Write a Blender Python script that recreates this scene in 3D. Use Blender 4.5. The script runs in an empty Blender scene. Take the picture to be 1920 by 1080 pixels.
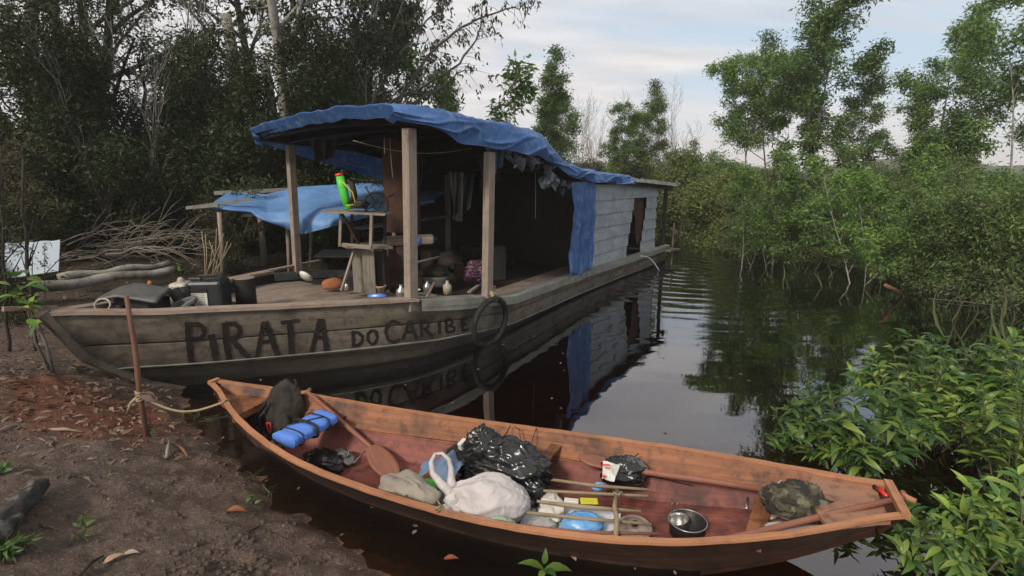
import bpy, math, random
import numpy as np
from mathutils import Vector, Matrix, noise, Quaternion
# ---------------------------------------------------------------- camera, world, sun, exposure
SC = bpy.context.scene
F = 1000.0; CH = 2.0; PITCH = math.atan(0.21)
cd = bpy.data.cameras.new("camera"); cam = bpy.data.objects.new("camera", cd)
SC.collection.objects.link(cam); SC.camera = cam
cd.sensor_width = 36; cd.lens = 36*F/1920.0; cd.clip_start = .05; cd.clip_end = 3000
cam.location = (0, 0, CH); cam.rotation_euler = (math.pi/2-PITCH, 0, 0)
SC.view_settings.view_transform = 'Standard'; SC.view_settings.look = 'None'
SC.view_settings.exposure = 0.7; SC.view_settings.gamma = 1.0
SUN_EL = math.radians(36); SUN_AZ = math.radians(212)   # azimuth clockwise from +Y
w = bpy.data.worlds.new("World"); SC.world = w; w.use_nodes = True
nt = w.node_tree; nt.nodes.clear()
def N(t, typ, **kw):
    n = t.nodes.new(typ)
    for k, v in kw.items(): setattr(n, k, v)
    return n
def setin(n, **kw):
    for k, v in kw.items():
        n.inputs[k.replace('_', ' ')].default_value = v
def mathn(t, op, a, b=None, c=None, clamp=False):
    n = N(t, 'ShaderNodeMath', operation=op); n.use_clamp = clamp
    for i, x in enumerate((a, b, c)):
        if x is None: continue
        if isinstance(x, (int, float)): n.inputs[i].default_value = x
        else: t.links.new(x, n.inputs[i])
    return n.outputs[0]
def mixc(t, fac, a, b, mode='MIX'):
    n = N(t, 'ShaderNodeMix', data_type='RGBA', blend_type=mode)
    for i, x in ((0, fac), (6, a), (7, b)):
        if isinstance(x, (int, float)): n.inputs[i].default_value = x
        elif isinstance(x, tuple): n.inputs[i].default_value = x if len(x) == 4 else (*x, 1)
        else: t.links.new(x, n.inputs[i])
    return n.outputs[2]
def ramp(t, x, a, b, ca=(0, 0, 0), cb=(1, 1, 1)):
    n = N(t, 'ShaderNodeValToRGB'); t.links.new(x, n.inputs[0])
    n.color_ramp.elements[0].position = a; n.color_ramp.elements[1].position = b
    n.color_ramp.elements[0].color = (*ca, 1); n.color_ramp.elements[1].color = (*cb, 1)
    return n.outputs[0]
sky = N(nt, 'ShaderNodeTexSky', sky_type='NISHITA'); sky.sun_disc = False
sky.sun_elevation = SUN_EL; sky.sun_rotation = SUN_AZ; sky.air_density = 1.0; sky.dust_density = 2.0
tc = N(nt, 'ShaderNodeTexCoord'); sep = N(nt, 'ShaderNodeSeparateXYZ'); nt.links.new(tc.outputs['Generated'], sep.inputs[0])
zz = mathn(nt, 'ADD', mathn(nt, 'ABSOLUTE', sep.outputs[2]), .16)
cx = mathn(nt, 'DIVIDE', sep.outputs[0], zz); cy = mathn(nt, 'DIVIDE', sep.outputs[1], zz)
cmb = N(nt, 'ShaderNodeCombineXYZ'); nt.links.new(cx, cmb.inputs[0]); nt.links.new(cy, cmb.inputs[1])
mp = N(nt, 'ShaderNodeMapping'); nt.links.new(cmb.outputs[0], mp.inputs[0])
mp.inputs['Rotation'].default_value = (0, 0, math.radians(-35)); mp.inputs['Scale'].default_value = (.55, 1.5, 1); mp.inputs['Location'].default_value = (1.3, .6, 0)
n1 = N(nt, 'ShaderNodeTexNoise'); nt.links.new(mp.outputs[0], n1.inputs['Vector']); setin(n1, Scale=.9, Detail=9.0, Roughness=.58, Distortion=.5)
az = mathn(nt, 'DIVIDE', sep.outputs[0], mathn(nt, 'ADD', mathn(nt, 'ABSOLUTE', sep.outputs[1]), .2))
bias = mathn(nt, 'MULTIPLY', mathn(nt, 'SUBTRACT', az, .28), -.34)       # clearer sky towards the right (+X), cloud to the left
lowb = mathn(nt, 'MULTIPLY', mathn(nt, 'SUBTRACT', .12, mathn(nt, 'ABSOLUTE', sep.outputs[2])), .8)
m_ = mathn(nt, 'ADD', mathn(nt, 'ADD', n1.outputs[0], bias), mathn(nt, 'MAXIMUM', lowb, 0))
m_ = mathn(nt, 'ADD', m_, mathn(nt, 'MAXIMUM', mathn(nt, 'MULTIPLY', mathn(nt, 'SUBTRACT', mathn(nt, 'ABSOLUTE', sep.outputs[2]), .30), 1.1), 0))
mask = ramp(nt, m_, .40, .60)
n2 = N(nt, 'ShaderNodeTexNoise'); nt.links.new(mp.outputs[0], n2.inputs['Vector']); setin(n2, Scale=2.3, Detail=8.0, Roughness=.55)
ccol = ramp(nt, n2.outputs[0], .30, .70, (4.3, 4.25, 4.4), (6.5, 6.35, 6.3))
skyb = mixc(nt, .72, sky.outputs[0], (4.1, 4.9, 5.7))
full = mixc(nt, mask, skyb, ccol)
hz = ramp(nt, mathn(nt, 'ABSOLUTE', sep.outputs[2]), .0, .16)
full = mixc(nt, hz, (6.3, 6.1, 6.15), full)
bg = N(nt, 'ShaderNodeBackground'); nt.links.new(full, bg.inputs[0]); bg.inputs[1].default_value = .095
wo = N(nt, 'ShaderNodeOutputWorld'); nt.links.new(bg.outputs[0], wo.inputs[0])
sl = bpy.data.lights.new("sun", 'SUN'); sl.energy = 2.1; sl.angle = math.radians(10); sl.color = (1, .93, .84)
so = bpy.data.objects.new("sun", sl); SC.collection.objects.link(so)
sd = Vector((math.sin(SUN_AZ)*math.cos(SUN_EL), math.cos(SUN_AZ)*math.cos(SUN_EL), math.sin(SUN_EL)))
so.rotation_euler = sd.to_track_quat('Z', 'Y').to_euler()
# ---------------------------------------------------------------- measuring helpers (photo pixel -> metres)
def ray(x, y):
    v = (540-y)/F
    return ((x-960)/F, math.cos(PITCH)+v*math.sin(PITCH), -math.sin(PITCH)+v*math.cos(PITCH))
def atz(x, y, z):
    r = ray(x, y); t = (z-CH)/r[2]; return Vector((r[0]*t, r[1]*t, z))
def aty(x, y, Y):
    r = ray(x, y); t = Y/r[1]; return Vector((r[0]*t, Y, CH+r[2]*t))
def proj(P):
    Z = P[2]-CH; d = P[1]*math.cos(PITCH)-Z*math.sin(PITCH); q = P[1]*math.sin(PITCH)+Z*math.cos(PITCH)
    return 960+F*P[0]/d, 540-F*q/d
def interp(T, s):
    if s <= T[0][0]: return T[0][1]
    for (a, b), (c, d) in zip(T, T[1:]):
        if s <= c: return b+(d-b)*(s-a)/(c-a)
    return T[-1][1]
def smooth(t): t = max(0, min(1, t)); return t*t*(3-2*t)
R = random.Random(7)
# ---------------------------------------------------------------- object helpers
def link(o): SC.collection.objects.link(o); return o
def tag(o, label=None, cat=None, group=None, kind=None):
    if label: o['label'] = label
    if cat: o['category'] = cat
    if group: o['group'] = group
    if kind: o['kind'] = kind
    return o
def thing(name, label, cat, loc=(0, 0, 0), group=None):
    o = bpy.data.objects.new(name, None); o.empty_display_size = .2; link(o); o.location = loc
    return tag(o, label, cat, group)
def adopt(o, root):
    """parent o (built in world coordinates) to an empty standing at its own place"""
    o.parent = root
    o.matrix_parent_inverse = Matrix.Translation(-Vector(root.location))
    return o
class MB:
    def __init__(s): s.v = []; s.f = []; s.uv = []
    def face(s, idx, uv=None):
        s.f.append(tuple(idx)); s.uv.append(uv if uv else [(0, 0)]*len(idx))
    def bar(s, p0, p1, w, h, up=(0, 0, 1), taper=1.0):
        p0 = Vector(p0); p1 = Vector(p1); d = (p1-p0); L = d.length
        if L < 1e-6: return s
        d.normalize(); up = Vector(up)
        if abs(d.dot(up)) > .98: up = Vector((1, 0, 0))
        x = d.cross(up).normalized(); y = x.cross(d).normalized()
        o = R.random()*20; b = len(s.v)
        for p, k in ((p0, 1), (p1, taper)):
            for a, c in ((-1, -1), (1, -1), (1, 1), (-1, 1)): s.v.append(tuple(p+x*a*w/2*k+y*c*h/2*k))
        ws = (w, h, w, h)
        for i in range(4):
            j = (i+1) % 4
            s.face((b+i, b+j, b+4+j, b+4+i), [(o, i), (o, i+ws[i]), (o+L, i+ws[i]), (o+L, i)])
        s.face((b+3, b+2, b+1, b), [(o, 5), (o+w*.1, 5), (o+w*.1, 5+h), (o, 5+h)])
        s.face((b+4, b+5, b+6, b+7), [(o, 6), (o+w*.1, 6), (o+w*.1, 6+h), (o, 6+h)])
        return s
    def box(s, c, sz, rz=0):
        c = Vector(c); a = Vector((math.cos(rz), math.sin(rz), 0))
        if sz[0] >= sz[2]: return s.bar(c-a*sz[0]/2, c+a*sz[0]/2, sz[1], sz[2])
        return s.bar(c-Vector((0, 0, sz[2]/2)), c+Vector((0, 0, sz[2]/2)), sz[1], sz[0], up=a) if False else s._vb(c, sz, a)
    def _vb(s, c, sz, a):
        p0 = c-Vector((0, 0, sz[2]/2)); p1 = c+Vector((0, 0, sz[2]/2)); y = Vector((-a.y, a.x, 0)); b = len(s.v); o = R.random()*20
        for p in (p0, p1):
            for i, j in ((-1, -1), (1, -1), (1, 1), (-1, 1)): s.v.append(tuple(p+a*i*sz[0]/2+y*j*sz[1]/2))
        L = sz[2]; ws = (sz[0], sz[1], sz[0], sz[1])
        for i in range(4):
            j = (i+1) % 4
            s.face((b+i, b+j, b+4+j, b+4+i), [(o, i), (o, i+ws[i]), (o+L, i+ws[i]), (o+L, i)])
        s.face((b+3, b+2, b+1, b), [(o, 5), (o+sz[0], 5), (o+sz[0], 5+sz[1]), (o, 5+sz[1])])
        s.face((b+4, b+5, b+6, b+7), [(o, 6), (o+sz[0], 6), (o+sz[0], 6+sz[1]), (o, 6+sz[1])])
        return s
    def tube(s, pts, rad, n=8, caps=True):
        pts = [Vector(p) for p in pts]
        if not isinstance(rad, (list, tuple)): rad = [rad]*len(pts)
        b = len(s.v); t0 = (pts[1]-pts[0]).normalized()
        x = t0.orthogonal().normalized(); L = 0; o = R.random()*20
        for i, p in enumerate(pts):
            t = (pts[min(i+1, len(pts)-1)]-pts[max(i-1, 0)])
            t = t.normalized() if t.length > 1e-9 else t0
            x = (x-t*x.dot(t)); x = x.normalized() if x.length > 1e-6 else t.orthogonal().normalized()
            y = t.cross(x)
            for k in range(n):
                a = 2*math.pi*k/n; s.v.append(tuple(p+(x*math.cos(a)+y*math.sin(a))*rad[i]))
            if i:
                L1 = L+(p-pts[i-1]).length
                for k in range(n):
                    q = (k+1) % n; A = b+(i-1)*n; C = b+i*n; c1 = k/n*.3; c2 = (k+1)/n*.3
                    s.face((A+k, A+q, C+q, C+k), [(o+L, c1), (o+L, c2), (o+L1, c2), (o+L1, c1)])
                L = L1
        if caps:
            s.face(tuple(b+k for k in reversed(range(n))), [(o, .3+.1*math.sin(k)) for k in range(n)])
            e = b+(len(pts)-1)*n; s.face(tuple(e+k for k in range(n)), [(o, .3+.1*math.sin(k)) for k in range(n)])
        return s
    def grid(s, fn, nu, nv, u0=0, u1=1, v0=0, v1=1, su=1, sv=1, closeu=False, closev=False, flip=False):
        b = len(s.v)
        for i in range(nu+1):
            for j in range(nv+1):
                s.v.append(tuple(fn(u0+(u1-u0)*i/nu, v0+(v1-v0)*j/nv)))
        for i in range(nu):
            for j in range(nv):
                A = b+i*(nv+1)+j; q = (A, A+nv+1, A+nv+2, A+1)
                U = [(i/nu*su, j/nv*sv), ((i+1)/nu*su, j/nv*sv), ((i+1)/nu*su, (j+1)/nv*sv), (i/nu*su, (j+1)/nv*sv)]
                if flip: q = q[::-1]; U = U[::-1]
                s.face(q, U)
        return s
    def lathe(s, prof, c, n=24, tilt=None):
        c = Vector(c); M = tilt if tilt else Quaternion(); b = len(s.v)
        for r, z in prof:
            for k in range(n):
                a = 2*math.pi*k/n; s.v.append(tuple(c+M @ Vector((r*math.cos(a), r*math.sin(a), z))))
        for i in range(len(prof)-1):
            for k in range(n):
                q = (k+1) % n; s.face((b+i*n+k, b+i*n+q, b+(i+1)*n+q, b+(i+1)*n+k), [(k/n, i*.1), ((k+1)/n, i*.1), ((k+1)/n, i*.1+.1), (k/n, i*.1+.1)])
        return s
    def build(s, name, mat, parent=None, smooth_=False, bevel=0):
        me = bpy.data.meshes.new(name); me.from_pydata(s.v, [], s.f); me.materials.append(mat)
        ul = me.uv_layers.new(name='UVMap'); flat = [c for f in s.uv for p in f for c in p]
        ul.data.foreach_set('uv', flat)
        if smooth_: me.polygons.foreach_set('use_smooth', [True]*len(me.polygons))
        me.update(); o = bpy.data.objects.new(name, me); link(o)
        if parent: adopt(o, parent)
        if bevel:
            m = o.modifiers.new('bevel', 'BEVEL'); m.width = bevel; m.segments = 2; m.limit_method = 'ANGLE'
        return o
def solid(o, t):
    m = o.modifiers.new('solid', 'SOLIDIFY'); m.thickness = t; m.offset = 0; return o
def fn3(p, sc=1.0, sd=0): return noise.noise(Vector((p[0]*sc+sd, p[1]*sc-sd*.7, p[2]*sc+sd*.3)))
def blob(c, r, q=None, nu=40, nv=26, amp=.2, sc=4, crease=.0, sd=0, flat=0.0, vor=.3):
    """crumpled closed lump: an ellipsoid with ridged folds; flat = how far the bottom is pressed flat"""
    m = MB(); c = Vector(c); q = q or Quaternion(); rm = max(r)
    def fn(u, v):
        a = 2*math.pi*u; e = math.pi*(v-.5)
        d = Vector((math.cos(e)*math.cos(a), math.cos(e)*math.sin(a), math.sin(e)))
        k = 1+amp*fn3(d, 1.3, sd+3)
        if crease:
            g = Vector((d.x+.35*fn3(d, 2, sd+1), d.y*1.4+.35*fn3(d, 2, sd+2), d.z*1.2))
            w1 = (1-min(1, abs(fn3(g, sc*.8, sd))*2.2))**2; w2 = (1-min(1, abs(fn3(g, sc*1.9, sd+9))*2.4))**2
            vr = noise.voronoi(g*sc*.7+Vector((sd, 0, 0)))[0][0]
            k += crease*(w1*.75+w2*.4*(vor+.3)+vr*vor-.3-.5*vor)
        p = Vector((d.x*r[0], d.y*r[1], d.z*r[2]))*k
        if p.z < -flat*r[2]: p.z = -flat*r[2]+(p.z+flat*r[2])*.15
        return c+q @ p
    m.grid(fn, nu, nv, su=2, sv=1); return m
def sheet(pts, nu=30, nv=24, fold=.03, sc=6, sd=0, z=None, crease=.4, edge=.03):
    """cloth lying over 4 corner points with folds; corners may have different heights; middle lift z"""
    A, B, C_, D = [Vector(p) for p in pts]; m = MB()
    def fn(u, v):
        u2 = u+edge*noise.noise(Vector((v*3+sd, 1, sd))); v2 = v+edge*noise.noise(Vector((u*3+sd, 5, sd)))
        p = A.lerp(B, u2).lerp(D.lerp(C_, u2), v2)
        h = (1-min(1, abs(fn3(p, sc, sd))*2.2))**2*fold*1.5+fold*crease*(1-min(1, abs(fn3(p, sc*2.6, sd+4))*2.2))**2*1.5
        if z: h += z*math.sin(math.pi*min(1, max(0, u)))*math.sin(math.pi*min(1, max(0, v)))
        return p+Vector((fn3(p, sc, sd+7)*fold*.7, fn3(p, sc, sd+11)*fold*.7, h))
    m.grid(fn, nu, nv, su=1, sv=1); return m
# ---------------------------------------------------------------- materials
def base_mat(name):
    m = bpy.data.materials.new(name); m.use_nodes = True; t = m.node_tree; b = t.nodes['Principled BSDF']; return m, t, b
def noi(t, vec, scale, detail=5, rough=.6, dist=0, ridged=False):
    n = N(t, 'ShaderNodeTexNoise')
    if ridged: n.noise_type = 'RIDGED_MULTIFRACTAL'; n.normalize = True
    if True:
       setin(n, Scale=scale, Detail=detail, Roughness=rough, Distortion=dist)
    if vec is not None: t.links.new(vec, n.inputs['Vector'])
    return n.outputs[0]
def mapping(t, vec, scale=(1, 1, 1), rot=(0, 0, 0)):
    n = N(t, 'ShaderNodeMapping'); t.links.new(vec, n.inputs[0]); n.inputs['Scale'].default_value = scale; n.inputs['Rotation'].default_value = rot
    return n.outputs[0]
def bump(t, b, h, strength=.3, dist=.01):
    n = N(t, 'ShaderNodeBump'); n.inputs['Strength'].default_value = strength; n.inputs['Distance'].default_value = dist
    t.links.new(h, n.inputs['Height']); t.links.new(n.outputs[0], b.inputs['Normal'])
MW = {}
def wood(name, a, b_, stain=(.05, .04, .03), amt=.5, rough=.75, gs=1.0, spec=.3, blot=.55):
    m, t, b = base_mat(name); c = N(t, 'ShaderNodeTexCoord')
    g = noi(t, mapping(t, c.outputs['UV'], (1.6*gs, 38*gs, 1)), 1.0, 8, .65, .6)
    g2 = noi(t, mapping(t, c.outputs['UV'], (.8, 7, 1)), 1.0, 4, .6, .4)
    col = mixc(t, ramp(t, g, .32, .68), a, b_)
    col = mixc(t, mathn(t, 'MULTIPLY', ramp(t, g2, .35, .7), .45), col, tuple(x*.55 for x in a))
    s1 = noi(t, c.outputs['Object'], 2.6, 7, .65, .3); s2 = noi(t, c.outputs['Object'], 11, 5, .6)
    col = mixc(t, mathn(t, 'MULTIPLY', ramp(t, s1, .48, .66), amt), col, stain)
    col = mixc(t, mathn(t, 'MULTIPLY', ramp(t, s2, .52, .64), amt*.6), col, stain)
    s3 = noi(t, mapping(t, c.outputs['UV'], (.9, 8, 1)), 1.3, 9, .72, 2.2)
    col = mixc(t, mathn(t, 'MULTIPLY', ramp(t, s3, .54, .62), amt*blot), col, stain)
    t.links.new(col, b.inputs['Base Color']); b.inputs['Roughness'].default_value = rough
    b.inputs['Specular IOR Level'].default_value = spec
    h = mathn(t, 'ADD', mathn(t, 'MULTIPLY', g, .7), mathn(t, 'MULTIPLY', s2, .5)); bump(t, b, h, .5, .006)
    return m
def cloth(name, a, b_, rough=.85, sc=6, bs=.25, spec=.2, sheen=0, bd=.004, bsc=60):
    m, t, b = base_mat(name); c = N(t, 'ShaderNodeTexCoord')
    n_ = noi(t, c.outputs['Object'], sc, 6, .6, .4); t.links.new(mixc(t, ramp(t, n_, .35, .65), a, b_), b.inputs['Base Color'])
    b.inputs['Roughness'].default_value = rough; b.inputs['Specular IOR Level'].default_value = spec
    bump(t, b, noi(t, c.outputs['Object'], bsc*.6, 5, .6, .6, True), bs, bd*1.6); return m
def metal(name, a, b_, rough=.5, met=.6, sc=8):
    m = cloth(name, a, b_, rough, sc, .2, .5); m.node_tree.nodes['Principled BSDF'].inputs['Metallic'].default_value = met; return m
def leafm(name, a, b_, c_, gloss=.45, trans=.3, spec=.35):
    m, t, b = base_mat(name); g = N(t, 'ShaderNodeNewGeometry')
    oi = N(t, 'ShaderNodeObjectInfo'); tcx = N(t, 'ShaderNodeTexCoord')
    col = mixc(t, ramp(t, g.outputs['Random Per Island'], .15, .85), a, b_)
    n_ = noi(t, tcx.outputs['Object'], .8, 3, .6); col = mixc(t, mathn(t, 'MULTIPLY', ramp(t, n_, .42, .62), .8), col, c_)
    hs = N(t, 'ShaderNodeHueSaturation'); t.links.new(col, hs.inputs['Color'])
    t.links.new(mathn(t, 'ADD', mathn(t, 'MULTIPLY', oi.outputs['Random'], .5), .75), hs.inputs['Value'])
    t.links.new(hs.outputs[0], b.inputs['Base Color']); b.inputs['Roughness'].default_value = gloss; b.inputs['Specular IOR Level'].default_value = spec
    tr = N(t, 'ShaderNodeBsdfTranslucent'); t.links.new(hs.outputs[0], tr.inputs[0])
    mx = N(t, 'ShaderNodeMixShader'); mx.inputs[0].default_value = trans
    t.links.new(b.outputs[0], mx.inputs[1]); t.links.new(tr.outputs[0], mx.inputs[2]); t.links.new(mx.outputs[0], t.nodes['Material Output'].inputs[0])
    return m
M = {
 'hullw': wood('hull_wood', (.125, .100, .073), (.20, .165, .122), (.038, .03, .022), .85),
 'hulld': wood('dark_hull_wood', (.05, .042, .032), (.085, .07, .052), (.022, .018, .015), .7, .5),  # darker, smoother tone for the lower hull, plank backing and transom
 'rail': wood('rail_wood', (.36, .27, .20), (.24, .19, .15), (.15, .07, .045), .55),
 'railg': wood('grey_rail_wood', (.26, .26, .22), (.17, .165, .14), (.07, .065, .05), .5),
 'post': wood('post_wood', (.32, .255, .2), (.21, .165, .125), (.09, .07, .055), .4),
 'deck': wood('deck_wood', (.30, .235, .18), (.2, .155, .12), (.09, .07, .05), .55),
 'clap': wood('clapboard_wood', (.38, .40, .42), (.27, .285, .295), (.14, .14, .135), .45, .7, blot=0),
 'roofw': wood('roof_wood', (.33, .32, .29), (.2, .19, .17), (.06, .055, .05), .5),
 'dark_shadew': wood('dark_shaded_wood', (.035, .026, .02), (.02, .015, .012), (.01, .008, .007), .5),  # for dark wood, and for cabin shade put into the colour
 'canoe': wood('canoe_wood', (.31, .115, .042), (.14, .050, .021), (.035, .016, .010), 1.0, .6, .55),
 'rim': wood('canoe_rim_wood', (.46, .21, .10), (.32, .14, .066), (.15, .07, .04), .5, .6, .6),
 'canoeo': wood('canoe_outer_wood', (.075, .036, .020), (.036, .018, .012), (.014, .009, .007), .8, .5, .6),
 'floor': wood('canoe_floor_wood', (.27, .085, .060), (.15, .048, .038), (.05, .022, .02), .95, .6, .4, .22),
 'paddle': wood('paddle_wood', (.30, .125, .075), (.2, .08, .05), (.1, .04, .03), .35, .6),
 'tint': wood('stick_wood', (.36, .29, .17), (.22, .16, .1), (.12, .08, .05), .5, .7),
 'bark': wood('bark', (.17, .145, .12), (.09, .075, .06), (.04, .035, .028), .5, .9),
 'barkp': wood('pale_bark', (.36, .33, .29), (.24, .22, .18), (.08, .07, .05), .9, .85),
 'barkd': wood('dark_bark', (.05, .04, .03), (.03, .024, .018), (.015, .012, .01), .5, .9),
 'twig': wood('dry_twig', (.23, .195, .155), (.14, .12, .095), (.1, .08, .06), .3, .9),
 'red': wood('red_stake_wood', (.22, .1, .06), (.13, .065, .045), (.06, .035, .025), .5, .8),
 'paint': cloth('black_paint', (.012, .01, .009), (.03, .025, .02), .7, 14),
 'tarp': None,
 'blackp': cloth('black_plastic', (.009, .009, .008), (.016, .016, .014), .24, 5, .5, .6, bd=.006, bsc=22),
 'whitep': cloth('white_plastic', (.50, .46, .44), (.38, .34, .32), .5, 7, .8, .3, bd=.008, bsc=30),
 'bluep': cloth('blue_plastic', (.05, .15, .48), (.09, .23, .58), .3, 9, .4, .5, bd=.004, bsc=20),
 'bluel': cloth('light_blue_plastic', (.08, .24, .50), (.18, .38, .62), .35, 9, .4, .4, bd=.004, bsc=20),
 'matb': cloth('blue_mat', (.085, .19, .56), (.12, .25, .66), .8, 5, .5),
 'jean': cloth('blue_denim', (.10, .15, .23), (.14, .20, .29), .9, 6, .4),
 'greyc': cloth('taupe_cloth', (.27, .235, .185), (.22, .19, .15), .9, 5, .4, bsc=40),
 'greyl': cloth('pale_grey_cloth', (.36, .34, .32), (.28, .265, .25), .9, 7, .4),
 'whitec': cloth('white_cloth', (.62, .58, .52), (.5, .46, .4), .9, 7, .4),
 'mint': cloth('mint_cloth', (.28, .38, .26), (.2, .28, .19), .9, 7, .4),
 'green': cloth('lime_plastic', (.07, .46, .05), (.10, .55, .08), .35, 7, .3),
 'foam': cloth('white_foam', (.60, .62, .62), (.5, .52, .53), .6, 4, .2),
 'black': cloth('black_rubber', (.012, .012, .012), (.03, .028, .025), .6, 9, .3),
 'pack': cloth('backpack_cloth', (.014, .012, .010), (.045, .036, .026), .75, 9, .5, bsc=40),
 'grey': cloth('grey_rubber', (.15, .14, .13), (.10, .09, .085), .7, 9, .3),
 'greyp': cloth('grey_painted_metal', (.10, .095, .09), (.05, .047, .045), .5, 5, .2, .5),
 'redp': cloth('red_plastic', (.7, .03, .025), (.6, .03, .02), .35, 5, .1, .5),
 'orange': cloth('orange_brick', (.34, .12, .05), (.24, .085, .04), .9, 8, .5),
 'yellow': cloth('yellow_foam', (.5, .45, .04), (.45, .38, .03), .9, 8, .3),
 'dgreen': cloth('dark_green_pad', (.03, .055, .02), (.02, .035, .015), .9, 12, .3),
 'steel': metal('dull_steel', (.42, .40, .37), (.3, .28, .26), .35, .8),
 'soot': metal('sooty_pot', (.015, .013, .012), (.03, .026, .024), .5, .3),
 'rust': cloth('rust', (.065, .03, .018), (.03, .018, .013), .8, 6, .5, bsc=30),
 'rope': cloth('rope_fibre', (.34, .27, .16), (.24, .18, .1), .9, 20, .4),
 'cup': cloth('white_enamel', (.62, .6, .54), (.5, .48, .42), .4, 10, .1),
 'clay': cloth('clay', (.42, .25, .17), (.34, .2, .13), .8, 10, .2),
 'tank': cloth('black_canister', (.02, .021, .021), (.035, .036, .035), .4, 6, .2, .5),
 'canw': cloth('cream_canister', (.42, .36, .28), (.32, .27, .2), .45, 6, .2, .4),
 'sign': cloth('pale_board_paint', (.50, .56, .60), (.42, .47, .52), .6, 3, .2),
}
def tarp_mat():
    m, t, b = base_mat('blue_tarpaulin'); c = N(t, 'ShaderNodeTexCoord')
    n_ = noi(t, c.outputs['Object'], 1.6, 8, .65, .5); n2_ = noi(t, c.outputs['Object'], 9, 6, .65, .5)
    col = mixc(t, ramp(t, n_, .35, .65), (.034, .10, .28), (.065, .16, .38))
    col = mixc(t, mathn(t, 'MULTIPLY', ramp(t, n2_, .52, .68), .7), col, (.19, .27, .40))
    col = mixc(t, mathn(t, 'MULTIPLY', ramp(t, noi(t, c.outputs['Object'], 5, 5, .7), .6, .72), .3), col, (.03, .04, .07))
    t.links.new(col, b.inputs['Base Color']); b.inputs['Roughness'].default_value = .42; b.inputs['Specular IOR Level'].default_value = .45
    wv = N(t, 'ShaderNodeTexWave'); wv.bands_direction = 'X'; setin(wv, Scale=160.0, Distortion=.2); t.links.new(c.outputs['UV'], wv.inputs['Vector'])
    h = mathn(t, 'ADD', mathn(t, 'MULTIPLY', noi(t, mapping(t, c.outputs['Object'], (1, 1, 1), (.3, .2, .5)), 1.7, 4, .5, .8, True), .8), mathn(t, 'MULTIPLY', noi(t, c.outputs['Object'], 6, 5, .6, .6, True), .35))
    h = mathn(t, 'ADD', h, mathn(t, 'MULTIPLY', wv.outputs[1], .01)); bump(t, b, h, .9, .045)
    tr = N(t, 'ShaderNodeBsdfTranslucent'); t.links.new(col, tr.inputs[0]); mx = N(t, 'ShaderNodeMixShader'); mx.inputs[0].default_value = .2
    t.links.new(b.outputs[0], mx.inputs[1]); t.links.new(tr.outputs[0], mx.inputs[2]); t.links.new(mx.outputs[0], t.nodes['Material Output'].inputs[0])
    return m
M['tarp'] = tarp_mat()
def camo_mat():
    m, t, b = base_mat('camouflage_cloth'); c = N(t, 'ShaderNodeTexCoord')
    col = mixc(t, ramp(t, noi(t, c.outputs['Object'], 20, 3, .5), .45, .53), (.055, .05, .03), (.02, .018, .012))
    col = mixc(t, ramp(t, noi(t, mapping(t, c.outputs['Object'], (1, 1, 1), (1, 2, 0)), 18, 3, .5), .56, .62), col, (.12, .11, .07))
    t.links.new(col, b.inputs['Base Color']); b.inputs['Roughness'].default_value = .9; bump(t, b, noi(t, c.outputs['Object'], 30, 4), .4, .005); return m
M['camo'] = camo_mat()
def floral_mat():
    m, t, b = base_mat('floral_cloth'); c = N(t, 'ShaderNodeTexCoord')
    v = N(t, 'ShaderNodeTexVoronoi'); setin(v, Scale=26.0); t.links.new(c.outputs['Object'], v.inputs['Vector'])
    col = mixc(t, ramp(t, v.outputs[0], .25, .45), (.22, .07, .14), (.035, .015, .025))
    t.links.new(col, b.inputs['Base Color']); b.inputs['Roughness'].default_value = .9; return m
M['floral'] = floral_mat()
LF = {
 'forest': leafm('forest_leaves', (.020, .034, .011), (.05, .075, .02), (.035, .04, .015), .5, .28, .25),
 'forest2': leafm('brownish_leaves', (.05, .045, .02), (.075, .075, .03), (.035, .04, .015), .6, .2, .2),
 'mid': leafm('mid_green_leaves', (.07, .135, .035), (.19, .28, .06), (.055, .10, .03), .45, .38),
 'bright': leafm('bright_green_leaves', (.08, .15, .03), (.17, .27, .05), (.06, .11, .025), .4, .38),
 'shrub': leafm('flooded_shrub_leaves', (.06, .12, .03), (.17, .23, .06), (.09, .11, .045), .55, .34),
 'yell': leafm('yellow_green_leaves', (.09, .13, .03), (.20, .22, .06), (.08, .10, .035), .5, .32),
 'near': leafm('glossy_near_leaves', (.05, .13, .025), (.30, .40, .07), (.04, .10, .025), .4, .38, .45),
 'dead': leafm('dead_leaves', (.13, .085, .055), (.27, .20, .145), (.10, .055, .038), .8, .1),
 'grass': leafm('grass_blades', (.08, .12, .035), (.14, .17, .06), (.12, .11, .05), .6, .25),
}
# ---------------------------------------------------------------- leaf clouds and trees
TPL = {
 'q': (np.array([[0, 0, 0], [.5, .27, .03], [1, 0, -.06], [.5, -.27, .03]]), [[0, 3, 2, 1]]),
 'm': (np.array([[0, 0, 0], [.45, .17, .06], [.45, 0, 0], [.45, -.17, .06], [1, 0, -.16]]), [[0, 2, 1, 1], [0, 3, 2, 2], [1, 2, 4, 4], [2, 3, 4, 4]]),
}
def near_tpl(wd, droop):
    ts = [0, .12, .32, .55, .78, 1.0]; ws = [.02, .55, 1.0, .9, .5, .0]; v = []; f = []
    for t, w_ in zip(ts, ws):
        z = .12*math.sin(t*2.2)-droop*t*t; x = t*(1-droop*.35*t)
        v += [[x, wd*w_, z+.05*w_], [x, 0, z], [x, -wd*w_, z+.05*w_]]
    for i in range(5):
        for j in range(2):
            a = i*3+j; f.append([a, a+1, a+4, a+3])
    return np.array(v), f
TPL['n'] = near_tpl(.135, .5); TPL['n2'] = near_tpl(.19, .25); TPL['g'] = near_tpl(.010, .1); TPL['w'] = near_tpl(.09, .5)
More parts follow.
